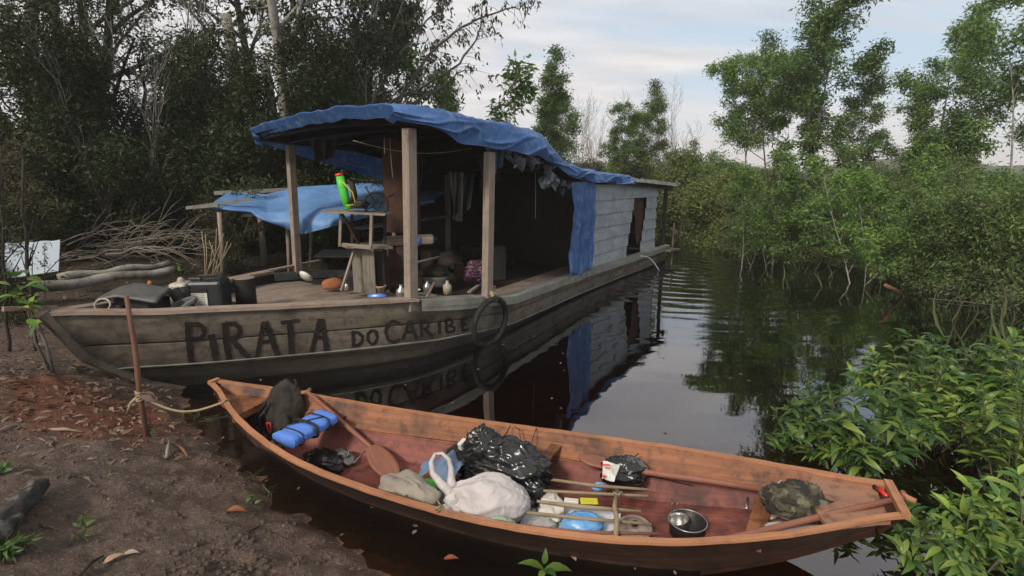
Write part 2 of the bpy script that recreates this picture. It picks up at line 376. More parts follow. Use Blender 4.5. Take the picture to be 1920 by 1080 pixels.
def leaf_mesh(name, P, D, S, tpl, mat, up=.6, seed=0, uprand=1.0):
    rs = np.random.RandomState(seed+11); P = np.asarray(P, float); D = np.asarray(D, float); S = np.asarray(S, float)
    n = len(P); tv, tf = TPL[tpl]; tv = np.asarray(tv, float); k = len(tv)
    D = D/np.maximum(np.linalg.norm(D, axis=1, keepdims=True), 1e-9)
    U = rs.normal(size=(n, 3))*uprand; U[:, 2] += up*2.2
    Y = np.cross(U, D); Y /= np.maximum(np.linalg.norm(Y, axis=1, keepdims=True), 1e-9); Z = np.cross(D, Y)
    V = P[:, None, :]+S[:, None, None]*(tv[None, :, 0:1]*D[:, None, :]+tv[None, :, 1:2]*Y[:, None, :]+tv[None, :, 2:3]*Z[:, None, :])
    V = V.reshape(-1, 3)
    loops = []; sizes = []
    for f in tf:
        g = [f[0]]
        for a in f[1:]:
            if a != g[-1]: g.append(a)
        loops.append(g); sizes.append(len(g))
    base = np.concatenate(loops); L = (np.arange(n)[:, None]*k+base[None, :]).reshape(-1).astype(np.int32)
    sz = np.tile(np.array(sizes), n); st = np.concatenate([[0], np.cumsum(sz)[:-1]]).astype(np.int32)
    me = bpy.data.meshes.new(name); me.vertices.add(len(V)); me.vertices.foreach_set('co', V.reshape(-1).astype(np.float32))
    me.loops.add(len(L)); me.loops.foreach_set('vertex_index', L)
    me.polygons.add(len(st)); me.polygons.foreach_set('loop_start', st)
    me.materials.append(mat); me.update(calc_edges=True); me.validate(); return me
def grow(rng, height, spread=1.0, levels=3, n1=9, n2=7, n3=5, r0=.09, first=.3, upb=.5, wob=.25, leafn=22, lsize=.13, lspr=.14, stems=1, lean=(0, 0), twl=.45, droop=0, l1=.42):
    """returns wood MB and leaf arrays for a tree standing at the origin"""
    m = MB(); P = []; D = []; S = []
    def path(p, d, L, nseg, wb, up):
        pts = [p.copy()]; d = d.normalized()
        for i in range(nseg):
            d = (d+Vector((rng.gauss(0, wb), rng.gauss(0, wb), rng.gauss(0, wb*.6)+up/nseg))).normalized()
            p = p+d*L/nseg; pts.append(p.copy())
        return pts
    def at(pts, t):
        x = t*(len(pts)-1); i = min(int(x), len(pts)-2); f = x-i
        return pts[i].lerp(pts[i+1], f), (pts[i+1]-pts[i]).normalized()
    def rec(pts, r, lev, L):
        nn = (n1, n2, n3)[lev-1]; lo = first if lev == 1 else .25
        for i in range(nn):
            t = lo+(1-lo)*(i+rng.random()*.9)/nn; t = min(t, .99); p, dd = at(pts, t)
            ax = Vector((rng.gauss(0, 1), rng.gauss(0, 1), rng.gauss(0, .45))); ax = (ax-dd*ax.dot(dd)).normalized()
            k = rng.uniform(.55, 1.0); nd = (dd*(.55 if lev > 1 else .7)+ax*k*spread).normalized()
            LL = L*rng.uniform(.7, 1.15)*(1-.45*t if lev == 1 else .9-.3*t)*(l1 if lev == 1 else .5); rr = r*(1-.75*t)*.55
            q = path(p, nd, LL, 4 if lev < 3 else 3, wob, upb*(1 if lev < 2 else .4)-droop*(lev > 1))
            rr = max(rr, .004)
            if lev < levels:
                m.tube(q, [rr*(1-.7*j/(len(q)-1)) for j in range(len(q))], 5 if lev == 1 else 4, False); rec(q, rr, lev+1, LL)
            else:
                m.tube(q, [rr*(1-.7*j/(len(q)-1)) for j in range(len(q))], 3, False)
                for _ in range(leafn):
                    t2 = rng.random()**.7; p2, d2 = at(q, t2)
                    P.append((p2.x+rng.gauss(0, lspr), p2.y+rng.gauss(0, lspr), p2.z+rng.gauss(0, lspr*.8)))
                    D.append((d2.x*.6+rng.gauss(0, .6), d2.y*.6+rng.gauss(0, .6), d2.z*.3+rng.gauss(-.25-droop, .45))); S.append(lsize*rng.uniform(.6, 1.3))
    for s_ in range(stems):
        a = rng.random()*6.28; ln = rng.uniform(.1, .35) if stems > 1 else 0
        d = Vector((math.cos(a)*ln+lean[0], math.sin(a)*ln+lean[1], 1)); h = height*(1 if s_ == 0 else rng.uniform(.6, .95))
        tr = path(Vector((math.cos(a)*.12*(stems > 1), math.sin(a)*.12*(stems > 1), -.6)), d, h+.6, 9, wob*.35, .2)
        m.tube(tr, [r0*(1.25-.3*min(j, 1)-.85*j/9)*(1 if s_ == 0 else .7) for j in range(10)], 7, False)
        rec(tr, r0, 1, h)
    return m, P, D, S
TREES = {}
def tree(kind, name, label, cat, X, Y, Z, sc=1.0, rz=0, group=None, tilt=0, wide=1.0):
    wd, lf = TREES[kind]; r = thing(name, label, cat, (X, Y, Z), group)
    r.rotation_euler = (tilt, 0, rz); r.scale = (sc*wide, sc*wide, sc)
    a = bpy.data.objects.new('trunk', wd); link(a); a.parent = r
    if lf: b = bpy.data.objects.new('crown', lf); link(b); b.parent = r
    return r
def make_kind(kind, wmat, lmat, tpl='q', seed=1, up=.4, **kw):
    rng = random.Random(seed); m, P, D, S = grow(rng, **kw)
    o = m.build('trunk', wmat, None, True); me = o.data; bpy.data.objects.remove(o)
    TREES[kind] = (me, leaf_mesh('crown', P, D, S, tpl, lmat, up, seed) if P else None)
# ---------------------------------------------------------------- ground, river bed, water, hills
SHORE = [(2.6, -1.7), (1.3, .6), (.42, 1.5), (-.36, 2.18), (-.98, 2.6), (-1.68, 3.2), (-2.26, 3.72), (-2.8, 4.2), (-3.25, 4.75), (-3.75, 5.6), (-3.7, 6.8), (-3.2, 8.2), (-2.3, 9.8), (-.8, 12), (1.2, 15), (3.4, 18.5), (5.5, 24), (7.5, 32), (10, 45), (12, 90)]
def shore_d(x, y):
    """signed distance to the waterline, positive on the left bank"""
    best = 1e9; sg = 1
    for (ax, ay), (bx, by) in zip(SHORE, SHORE[1:]):
        dx, dy = bx-ax, by-ay; t = max(0, min(1, ((x-ax)*dx+(y-ay)*dy)/(dx*dx+dy*dy)))
        qx, qy = ax+dx*t-x, ay+dy*t-y; q = qx*qx+qy*qy
        if q < best: best = q; sg = 1 if (dx*(y-ay)-dy*(x-ax)) > 0 else -1
    return sg*math.sqrt(best)
def gz(x, y, det=True):
    d = shore_d(x, y)
    if d > 0: z = .62*(1-math.exp(-d*.42))+.03*(1-math.exp(-d*9))+.02*d*(d < 3)+(.06 if d > 3 else 0)
    else: z = -.60*(1-math.exp(d*.75))+(.0 if d > -6 else 0)
    p = Vector((x, y, 0)); near = 1 if y < 9 else .6
    if y < 10:
        z += .04*noise.noise(p*1.3)*near*(1 if d > 0 else max(0, 1+d))
    else: z += .12*noise.noise(p*.4)
    if det and y < 6.5 and d > -1.2:
        k = smooth((d+1.0)/.9)
        h = noise.noise(p*4.5)*.030+noise.noise(p*10)*.026+abs(noise.noise(p*19))*.026-.004+abs(noise.noise(p*36))*.014
        z += h*k
        for fx, fy, fr, fh in PITS:
            q = (x-fx)**2+(y-fy)**2
            if q < fr*fr*6: z -= fh*math.exp(-q/(fr*fr))
    # old leafy mound where the bow is drawn up
    z += .24*math.exp(-(((x+3.95)/.75)**2+((y-4.0)/.8)**2))
    return z
PITS = [(-2.05, 2.93, .10, .07), (-1.85, 2.95, .09, .05), (-1.45, 3.0, .14, .05), (-1.3, 2.2, .1, .03), (-.9, 2.0, .09, .03), (-1.9, 2.2, .13, .03), (-2.4, 2.55, .14, .03), (-1.15, 2.42, .09, .03)]
def ground_mat():
    m, t, b = base_mat('mud_and_forest_floor'); c = N(t, 'ShaderNodeTexCoord'); o = c.outputs['Object']
    a = noi(t, o, 2.2, 9, .65, .3); bb = noi(t, o, 17, 8, .7, .4); cc = noi(t, o, 60, 5, .7); d = noi(t, o, 6, 6, .7, .6)
    col = mixc(t, ramp(t, bb, .3, .7), (.055, .035, .024), (.175, .118, .084))
    col = mixc(t, mathn(t, 'MULTIPLY', ramp(t, a, .40, .64), .65), col, (.06, .042, .033))
    col = mixc(t, mathn(t, 'MULTIPLY', ramp(t, cc, .54, .66), .65), col, (.30, .22, .165))
    col = mixc(t, mathn(t, 'MULTIPLY', ramp(t, noi(t, o, 34, 6, .7, .8), .52, .62), .55), col, (.045, .032, .026))
    sp = N(t, 'ShaderNodeSeparateXYZ'); t.links.new(o, sp.inputs[0])
    # red earth on the mound by the bow
    rx = mathn(t, 'DIVIDE', mathn(t, 'ADD', sp.outputs[0], 3.2), .75); ry = mathn(t, 'DIVIDE', mathn(t, 'SUBTRACT', sp.outputs[1], 3.75), .5)
    q = mathn(t, 'ADD', mathn(t, 'MULTIPLY', rx, rx), mathn(t, 'MULTIPLY', ry, ry))
    q = mathn(t, 'ADD', q, mathn(t, 'MULTIPLY', mathn(t, 'SUBTRACT', d, .5), 3.0))
    col = mixc(t, ramp(t, q, .5, 1.5, (.8, .8, .8), (0, 0, 0)), col, (.15, .048, .02))
    # sunk bed: ochre silt
    col = mixc(t, ramp(t, sp.outputs[2], -.06, .012, (1, 1, 1), (0, 0, 0)), col, mixc(t, ramp(t, d, .35, .65), (.26, .135, .07), (.15, .085, .045)))
    # forest floor further back
    col = mixc(t, ramp(t, mathn(t, 'MULTIPLY', sp.outputs[1], .1), .55, .75), col, mixc(t, ramp(t, bb, .35, .65), (.035, .028, .018), (.085, .065, .042)))
    t.links.new(col, b.inputs['Base Color'])
    wet = ramp(t, sp.outputs[2], .02, .40, (.30, .30, .30), (.72, .72, .72)); t.links.new(wet, b.inputs['Roughness'])
    b.inputs['Specular IOR Level'].default_value = .35
    h = mathn(t, 'ADD', mathn(t, 'MULTIPLY', bb, 1.0), mathn(t, 'MULTIPLY', cc, .45)); bump(t, b, h, .8, .04); return m
def make_ground():
    def axis(a, b, stepf):
        r = [a]
        while r[-1] < b: r.append(r[-1]+stepf(r[-1]))
        return r
    xs = axis(-400, 400, lambda x: .03 if -4.6 < x < .9 else (.07 if -6 < x < 2.2 else max(.12, abs(x)*.09)))
    ys = axis(-30, 600, lambda y: 1.2 if y < .2 else (.03 if 1.2 < y < 4.9 else (.06 if y < 6.5 else (.2 if y < 14 else y*.06))))
    nx, ny = len(xs), len(ys); co = np.zeros((nx*ny, 3), np.float32); i = 0
    for x in xs:
        for y in ys:
            dd = (abs(x) < 8 and -1 < y < 9)
            far = abs(x) > 60 or y > 95
            co[i] = (x, y, gz(x, y, dd) if not far else (gz(max(-60, min(60, x)), min(95, y), False))); i += 1
    A = (np.arange(nx-1)[:, None]*ny+np.arange(ny-1)[None, :]).reshape(-1)
    L = np.stack([A, A+ny, A+ny+1, A+1], 1).reshape(-1).astype(np.int32)
    me = bpy.data.meshes.new('ground'); me.vertices.add(len(co)); me.vertices.foreach_set('co', co.reshape(-1))
    me.loops.add(len(L)); me.loops.foreach_set('vertex_index', L)
    n = len(L)//4; me.polygons.add(n); me.polygons.foreach_set('loop_start', (np.arange(n)*4).astype(np.int32))
    me.polygons.foreach_set('use_smooth', [True]*n); me.materials.append(ground_mat()); me.update(calc_edges=True)
    o = link(bpy.data.objects.new('ground', me)); tag(o, 'muddy river bank, forest floor and river bed', 'ground', kind='structure')
make_ground()
def water_mat():
    m = bpy.data.materials.new('dark_river_water'); m.use_nodes = True; t = m.node_tree; t.nodes.clear()
    out = N(t, 'ShaderNodeOutputMaterial'); c = N(t, 'ShaderNodeTexCoord'); o = c.outputs['Object']
    gl = N(t, 'ShaderNodeBsdfGlossy'); gl.inputs['Roughness'].default_value = .012; gl.inputs[0].default_value = (.93, .93, .95, 1)
    tr = N(t, 'ShaderNodeBsdfTransparent'); tr.inputs[0].default_value = (.86, .78, .66, 1)
    fr = N(t, 'ShaderNodeFresnel'); fr.inputs[0].default_value = 1.8
    fac = mathn(t, 'MULTIPLY_ADD', fr.outputs[0], 1.3, .035, clamp=True)
    mx = N(t, 'ShaderNodeMixShader'); t.links.new(fac, mx.inputs[0]); t.links.new(tr.outputs[0], mx.inputs[1]); t.links.new(gl.outputs[0], mx.inputs[2])
    t.links.new(mx.outputs[0], out.inputs[0])
    # ripples: light wind ripple + rings around the bilge outlet at the stern
    sp = N(t, 'ShaderNodeSeparateXYZ'); t.links.new(o, sp.inputs[0])
    w1 = noi(t, mapping(t, o, (.9, 2.4, 1), (0, 0, .3)), 2.0, 4, .5, .3)
    w2 = noi(t, mapping(t, o, (.6, 1.8, 1), (0, 0, .1)), .7, 3, .5, .2)
    def rings(cx_, cy_, k, fall, amp):
        dx = mathn(t, 'SUBTRACT', sp.outputs[0], cx_); dy = mathn(t, 'SUBTRACT', sp.outputs[1], cy_)
        r = mathn(t, 'SQRT', mathn(t, 'ADD', mathn(t, 'MULTIPLY', dx, dx), mathn(t, 'MULTIPLY', dy, dy)))
        e = mathn(t, 'POWER', 2.718, mathn(t, 'MULTIPLY', r, -fall)); ph = mathn(t, 'ADD', mathn(t, 'MULTIPLY', r, k), mathn(t, 'MULTIPLY', w2, 9))
        return mathn(t, 'MULTIPLY', mathn(t, 'MULTIPLY', mathn(t, 'SINE', ph), e), amp)
    far = ramp(t, mathn(t, 'MULTIPLY', sp.outputs[1], .05), .25, .8, (.10, .10, .10), (1, 1, 1))
    h = mathn(t, 'ADD', mathn(t, 'MULTIPLY', mathn(t, 'MULTIPLY', w1, far), .5), mathn(t, 'MULTIPLY', w2, .22))
    h = mathn(t, 'ADD', h, rings(3.75, 11.4, 15, .55, .8))
    n = N(t, 'ShaderNodeBump'); n.inputs['Strength'].default_value = .25; n.inputs['Distance'].default_value = .05; t.links.new(h, n.inputs['Height'])
    t.links.new(n.outputs[0], gl.inputs['Normal']); t.links.new(n.outputs[0], fr.inputs['Normal'])
    ab = N(t, 'ShaderNodeVolumeAbsorption'); ab.inputs[0].default_value = (.62, .33, .14, 1); ab.inputs[1].default_value = 1.7
    t.links.new(ab.outputs[0], out.inputs['Volume'])
    return m
wm = MB(); x0, x1, y0, y1, zb = -90, 350, -6, 560, -2.2
wm.v = [(x0, y0, zb), (x1, y0, zb), (x1, y1, zb), (x0, y1, zb), (x0, y0, 0), (x1, y0, 0), (x1, y1, 0), (x0, y1, 0)]
for f in ((0, 3, 2, 1), (4, 5, 6, 7), (0, 1, 5, 4), (1, 2, 6, 5), (2, 3, 7, 6), (3, 0, 4, 7)): wm.face(f)
tag(wm.build('water', water_mat()), 'dark tea-coloured river water with mirror reflections', 'water', kind='structure')
def hill_mat():
    m, t, b = base_mat('far_forest_hill'); c = N(t, 'ShaderNodeTexCoord')
    n_ = noi(t, c.outputs['Object'], .35, 8, .7); t.links.new(mixc(t, ramp(t, n_, .35, .65), (.07, .085, .05), (.13, .14, .09)), b.inputs['Base Color'])  # greyed colour carries some of the distance haze
    b.inputs['Roughness'].default_value = 1; bump(t, b, n_, 1, 1.5); return m
hm = hill_mat()
def hill(x0, x1, Y, h, dep, sd):
    m = MB()
    def fn(u, v):
        x = x0+(x1-x0)*u; k = math.sin(math.pi*min(1, max(0, v)))**.7; e = min(1, min(u, 1-u)*6)**.7
        hh = h*(.62+.5*noise.noise(Vector((u*5, sd, 0)))+.16*noise.noise(Vector((u*24, sd+3, v*3)))+.13*noise.noise(Vector((u*90, sd+5, v*12))))
        return (x, Y+dep*v, -.5+hh*k*e)
    m.grid(fn, 260, 14); o = m.build('hills', hm, None, True); tag(o, 'low wooded hill on the horizon', 'hill', kind='structure')
hill(-60, 110, 150, 8.5, 60, 1.2); hill(60, 220, 95, 8.5, 60, 4.7)

# ---------------------------------------------------------------- houseboat geometry: s metres aft of the stem, d metres off the centreline
B0 = (-3.78, 4.19); BA = math.radians(54); BU = (math.cos(BA), math.sin(BA)); BN = (BU[1], -BU[0])
HB = [(0, .03), (.35, .21), (.67, .41), (1.04, .58), (1.42, .8), (1.92, 1.07), (2.28, 1.26), (2.62, 1.41), (3, 1.53), (3.6, 1.61), (4.2, 1.61), (5, 1.53), (5.9, 1.43), (7, 1.32), (8.4, 1.25), (10.73, 1.19), (11.1, 1.17)]
ZG = [(0, .9), (.67, .82), (1.42, .77), (2.62, .70), (2.9, .66), (3.8, .56), (4.2, .5), (5.9, .46), (7, .44), (8.4, .42), (11.1, .42)]
ZL = [(0, .30), (.41, .26), (1.03, .222), (1.72, .198), (2.61, .175), (3.43, .125), (4.4, .045), (7.2, .015), (9.5, .02), (11.1, .06)]
def sm(T, s): return (interp(T, s-.15)+interp(T, s)+interp(T, s+.15))/3
hb = lambda s: sm(HB, s)
zg = lambda s: interp(ZG, s)
zl = lambda s: interp(ZL, s)
def W(s, d, z=0): return Vector((B0[0]+BU[0]*s+BN[0]*d, B0[1]+BU[1]*s+BN[1]*d, z))
def hullpt(s, z, side=1, off=0.0):
    k = (zg(s)-z)/max(.05, zg(s)-zl(s)); fl = 1-.07*max(0, k)**1.0
    rake = .75*max(0, 1-z/.9)**1.6*max(0, 1-s/3.0)
    return W(s+rake, side*(hb(s)*fl+off), z)
def hull_sz(px, py, off=0.0):
    s, z = 2.0, .5
    for _ in range(14):
        lo, hi = -.5, 11.1
        for i in range(30):
            m = (lo+hi)/2
            if proj(hullpt(m, z, 1, off))[0] < px: lo = m
            else: hi = m
        s = lo; lo, hi = -.5, 1.5
        for i in range(30):
            m = (lo+hi)/2
            if proj(hullpt(s, m, 1, off))[1] > py: lo = m
            else: hi = m
        z = lo
    return s, z
boat = thing('houseboat', 'large old wooden river houseboat with blue tarped roof and painted name, bow on the bank', 'boat', W(5.5, 0, 0))
m = MB(); md = MB()
for side in (1, -1):
    fl = side < 0
    # two topside planks each side, with a groove between, their edges turned in
    for a, b in ((0, .5), (.5, 1.0)):
        def rowf(q, off):
            return lambda u, v: hullpt(u, zg(u)-(zg(u)-zl(u))*q(v), side, off)
        ks = [a+.012, a+.03, (a+b)/2, b-.03, b-.012]
        def fn(u, v, ks=ks):
            i = min(int(v*6+.001), 6); k = ([ks[0]]+ks+[ks[-1]])[i]; off = (-.03, -.004, 0, .004, 0, -.004, -.03)[i]
            off += .006*noise.noise(Vector((u*1.5, k*9, side)))
            return hullpt(u, zg(u)-(zg(u)-zl(u))*k, side, off)
        m.grid(fn, 110, 6, 0, 11.1, 0, 1, su=11.1, sv=.3, flip=not fl)
    def bk(u, v): return hullpt(u, zg(u)-.01-(zg(u)-zl(u))*v, side, -.028)
    md.grid(bk, 60, 2, 0, 11.1, su=11, sv=.4, flip=not fl)
    def lower(u, v):
        z0 = zl(u)-.01; z1 = -.32+.33*max(0, 1-u/1.4); z = z0+(z1-z0)*v
        rake = .75*max(0, 1-z/.9)**1.6*max(0, 1-u/3.0)
        return W(u+rake, side*(hb(u)*(.90-.16*v*v)-.03*(v > .45)-.012), z)
    md.grid(lower, 90, 8, 0, 11.1, su=11, sv=.5, flip=not fl)
m2 = MB()
for side in (1, -1):      # wale board standing proud along the foot of the topsides
    m2.grid(lambda u, v, side=side: hullpt(u, zl(u)+(-.012, .035, .045, .04)[int(v*3+.01)], side, (-.06, .026, .024, -.02)[int(v*3+.01)]), 90, 3, 0, 11.1, su=11, sv=.1, flip=side > 0)
# transom, stem post, bottom
md.grid(lambda u, v: W(11.08, (u-.5)*2*hb(11.1)*.95, -.3+.7*v), 4, 3)
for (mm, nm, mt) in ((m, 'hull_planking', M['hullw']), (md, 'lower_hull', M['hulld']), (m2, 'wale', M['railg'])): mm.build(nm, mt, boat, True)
st = MB(); st.tube([hullpt(0, .93)+Vector((-.02, -.02, 0)), hullpt(0, .5)+Vector((-.01, -.01, 0)), hullpt(0, .1), hullpt(.3, -.2)], [.05, .05, .045, .04], 6); st.build('stem_post', M['hullw'], boat)
# bulwark cap (broad plank from bow to the first roof post) and after gunwale
for side, nm in ((1, 'rail_cap'), (-1, 'rail_cap')):
    c = MB()
    def cap(u, v, side=side):
        e = ((.035, 0), (.035, .032), (-.115, .036), (-.115, 0), (.035, 0))[int(v*4+.01)]
        wob = .004*noise.noise(Vector((u*3, side, 0)))
        P = hullpt(u, zg(u), side); dd = max(.02, hb(u)+e[0]) if e[0] > 0 else max(.0, hb(u)+e[0])
        return W(u, side*dd, zg(u)+e[1]+wob)+(P-W(u, side*hb(u), zg(u)))
    c.grid(cap, 44, 4, -.08, 2.72, su=2.8, sv=.4, flip=side > 0); c.build(nm, M['rail'], boat)
for side in (1, -1):
    c = MB()
    def cap2(u, v, side=side):
        e = ((.03, -.10), (.045, -.10), (.045, .0), (-.09, .012), (-.09, -.1))[int(v*4+.01)]
        return W(u, side*(hb(u)+e[0]), zg(u)+e[1]+.006*noise.noise(Vector((u*2, side, 3))))
    c.grid(cap2, 100, 4, 2.74, 11.05, su=8.3, sv=.4, flip=side > 0); c.build('gunwale', M['railg'], boat)
# stepped board on the near side, where cap drops to gunwale
s2 = MB(); s2.grid(lambda u, v: W(u, hb(u)+((.05, .05, -.16, -.16)[int(v*3+.01)]), zg(u)+((-.05, .022, .028, -.04)[int(v*3+.01)])), 16, 3, 2.74, 3.62, su=1, sv=.3, flip=True); s2.build('side_step', M['railg'], boat)
# decks
def deckz(s): return interp([(0, .60), (1.6, .60), (2.6, .585), (3.6, .5), (4.2, .44), (11, .40)], s)
dk = MB(); dk.grid(lambda u, v: hullpt(u, deckz(u)-.03, -1, -.06).lerp(hullpt(u, deckz(u)-.03, 1, -.06), v), 40, 8, 1.3, 11, su=9.5, sv=3); dk.grid(lambda u, v: hullpt(u, .5, -1, -.07 if u > .4 else -.01).lerp(hullpt(u, .5, 1, -.07 if u > .4 else -.01), v), 12, 4, .15, 1.35, su=1.4, sv=1); dk.build('lower_deck', M['dark_shadew'], boat)
fd = MB()
edges = [-1.25, -.82, -.36, .1, .58, 1.3]; rr = random.Random(4)
for a, b in zip(edges, edges[1:]):
    sA = 1.62+.22*abs((a+b)/2)+rr.uniform(-.05, .08); sB = 3.75 if b > .2 else rr.uniform(3.0, 3.4); n_ = 7
    def pl(u, v, a=a, b=b, sA=sA, sB=sB):
        s_ = sA+(sB-sA)*u; lo, hi = max(a+.006, -(hb(s_)-.1)), min(b-.006, hb(s_)-.1)
        if hi < lo: hi = lo
        t = (0, 0, 1, 1)[int(v*3+.01)]; dz = (-.025, .0, .0, -.025)[int(v*3+.01)]
        return W(s_, lo+(hi-lo)*t, deckz(s_)+dz+.004*(a*7 % 1))
    fd.grid(pl, n_, 3, su=2, sv=.5, flip=True)
fd.build('foredeck_boards', M['deck'], boat)
sb = MB()   # side deck strip inside the open side, aft of the third post
sb.grid(lambda u, v: W(u, hb(u)-.1-.42*v, deckz(u)+.012), 20, 1, 3.7, 6.9, su=3.2, sv=.4, flip=True); sb.build('side_deck', M['deck'], boat)
# posts
PST = [('near', 2.70, 1, .58, 2.47, .115), ('near', 3.78, 1, .52, 2.27, .11), ('far', 3.18, -1, .6, 2.42, .10), ('far', 6.2, -1, .42, 2.05, .09), ('far', 4.7, -1, .42, 2.3, .08)]
for nm, s_, side, z0, z1, w_ in PST[:4]:
    p = MB(); ln = Vector((.035, 0, 0)) if side > 0 else Vector((.01, 0, 0))
    p.bar(W(s_, side*(hb(s_)-.06), z0), W(s_+.03, side*(hb(s_)-.07), z1)+ln, w_, w_*.85, up=(BN[0], BN[1], 0)); p.build('roof_post', M['post'], boat, bevel=.006)
# roof: planked plate in two levels, near edge heights
ZR = [(2.3, 2.66), (3, 2.62), (4, 2.575), (4.6, 2.54), (5.0, 2.42), (5.6, 2.19), (6.3, 2.08), (7, 2.03), (8.4, 1.97), (11, 1.84)]
ZRf = [(2.3, 2.62), (4.4, 2.52), (5.2, 2.36), (6.3, 2.08), (7, 2.03), (8.4, 1.97), (11, 1.84)]
def roofp(s, t, dz=0):
    z = interp(ZR, s)*(1+t)/2+interp(ZRf, s)*(1-t)/2+.07*(1-t*t)
    return W(s, t*(hb(s)+.06), z+dz)
rf = MB(); rf.grid(lambda u, v: roofp(u, v, -.03), 60, 12, 2.74, 11.05, -1, 1, su=8.6, sv=3, flip=True)
rfu = MB(); rfu.grid(lambda u, v: roofp(u, v, -.06), 60, 12, 2.72, 11.05, -1, 1, su=8.6, sv=3); rfu.build('roof_shade_sheet', M['dark_shadew'], boat)  # added dark sheet: the shade under the roof put into its colour
rf.build('roof_boards', M['roofw'], boat)
rb = MB()
for s_ in (2.74, 3.2, 3.8, 4.5, 5.2, 6.0, 7, 8, 9, 10):
    rb.grid(lambda u, v, s_=s_: roofp(s_+(0, .06, .06, 0)[int(v*3+.01)], -1+2*u, (-.07, -.07, -.14, -.14)[int(v*3+.01)]), 10, 3, su=3, sv=.2)
for t_ in (-.97, .95): rb.grid(lambda u, v, t_=t_: roofp(u, t_+(0, .04, .04, 0)[int(v*3+.01)], (-.065, -.065, -.15, -.15)[int(v*3+.01)]), 50, 3, 2.74, 11, su=8, sv=.2)
rb.build('roof_beams', M['dark_shadew'], boat)  # beams share the shade-dark colour of the roof underside
# bare roof end near the stern: weathered plank and curled felt edge
re_ = MB(); re_.grid(lambda u, v: roofp(u, v, .012+.008*noise.noise(Vector((u*4, v*5, 0)))), 30, 14, 8.2, 11.1, -1.03, 1.03, su=2.9, sv=3, flip=True)
re_.grid(lambda u, v: roofp(u, 1.03+.02*v, .012-.07*v-.03*abs(noise.noise(Vector((u*6, 2, v))))), 50, 2, 8.3, 11.1, su=2.9, sv=.1); re_.build('roof_edge', M['roofw'], boat)
# near cabin wall: overlapping clapboards with a slanting doorway
cw = MB(); zs = [.44, .66, .90, 1.13, 1.36, 1.6, 1.86]
def board(sa0, sa1, sb0, sb1, z0, z1, k, mb):
    # sa0/sa1: front end at bottom/top, sb0/sb1: aft end
    def fn(u, v):
        i = int(v*3+.01); z = (z0-.012, z0-.012, z1, z1+.0)[i]; q = (z-z0)/(z1-z0); sa = sa0+(sa1-sa0)*q; sb_ = sb0+(sb1-sb0)*q
        s_ = sa+(sb_-sa)*u; off = (-.085, -.045, -.07, -.09)[i]+.004*noise.noise(Vector((u*5, k, 0)))
        zz_ = z-(.03*(s_-6.9)/3.7)*(z > 1.0)+.006*noise.noise(Vector((s_*1.4, k*3, 0)))
        return W(s_, hb(s_)+off, zz_)
    mb.grid(fn, 16, 3, su=sb0-sa0, sv=.3, flip=True)
for k in range(5):
    board(6.93, 6.93, 8.62+.07*k, 8.69+.07*k, zs[k], zs[k+1], k, cw)
    board(9.36+.06*k, 9.42+.06*k, 10.25, 10.25, zs[k], zs[k+1], k+7, cw)
board(6.93, 6.93, 10.3, 10.3, zs[5], zs[6], 13, cw); cw.build('cabin_wall', M['clap'], boat)
for (sa, da, za, sb_, db, zb_) in ((6.9, .1, .42, 6.9, .1, 1.98), (10.28, .1, .42, 10.28, .1, 1.84), (10.9, .1, .42, 10.9, .08, 1.82), (10.6, .3, .42, 10.7, .3, 1.82), (8.62, .13, .45, 8.98, .13, 1.62)):
    fr = MB(); fr.bar(W(sa, hb(sa)-da, za), W(sb_, hb(sb_)-db, zb_), .07, .07); fr.build('cabin_post', M['dark_shadew'], boat)
# slanting strip of sacking and leaves of grey board in the doorway, boards seen inside
dw = MB(); dw.grid(lambda u, v: W(8.95+.55*u+.16*v+.03*math.sin(v*7), hb(9.2)-.12-.02*math.sin(u*9+v*5), 1.62-(1.0*v if u > .35 else .45*v)), 10, 16, su=.5, sv=1.0); dw.build('doorway_sacking', M['rust'], boat)
iw = MB()
iw.grid(lambda u, v: W(u, -(hb(u)-.05), .38+v*(1.74-.04*(u-6.2))), 20, 2, 5.1, 11, su=5, sv=1.6)            # far wall
iw.grid(lambda u, v: W(7.0, (v-.5)*2*(hb(7)-.12), .4+u*1.65), 4, 6, su=1.7, sv=2.4)                          # bulkhead
iw.grid(lambda u, v: W(10.25, (v-.5)*2*(hb(10.2)-.12), .4+u*1.45), 4, 6, su=1.7, sv=2.4)
iw.build('inner_walls', M['dark_shadew'], boat)  # walls coloured nearly black to carry the shade inside the cabin
# rusty casing and drum-like stovepipe in the middle of the shelter
rc = MB(); c0 = aty(757, 440, 7.15); c0.z = 0
rc.grid(lambda u, v: c0+Vector((.22*math.cos(6.283*u)*(1+.1*math.sin(u*25)), .16*math.sin(6.283*u), 1.27+1.2*v)), 28, 6, su=1, sv=1.2); rc.build('rusty_casing', M['rust'], boat)
# stern platform
sp_ = MB(); sp_.bar(W(10.6, hb(10.6)+.12, .34), W(11.35, hb(11)+.1, .30), .18, .04); sp_.bar(W(11.1, -1, .3), W(11.3, 1.2, .3), .2, .05); sp_.bar(W(10.95, hb(10.9)+.12, -.1), W(10.98, hb(10.9)+.12, .95), .03, .03); sp_.build('stern_platform', M['hullw'], boat)
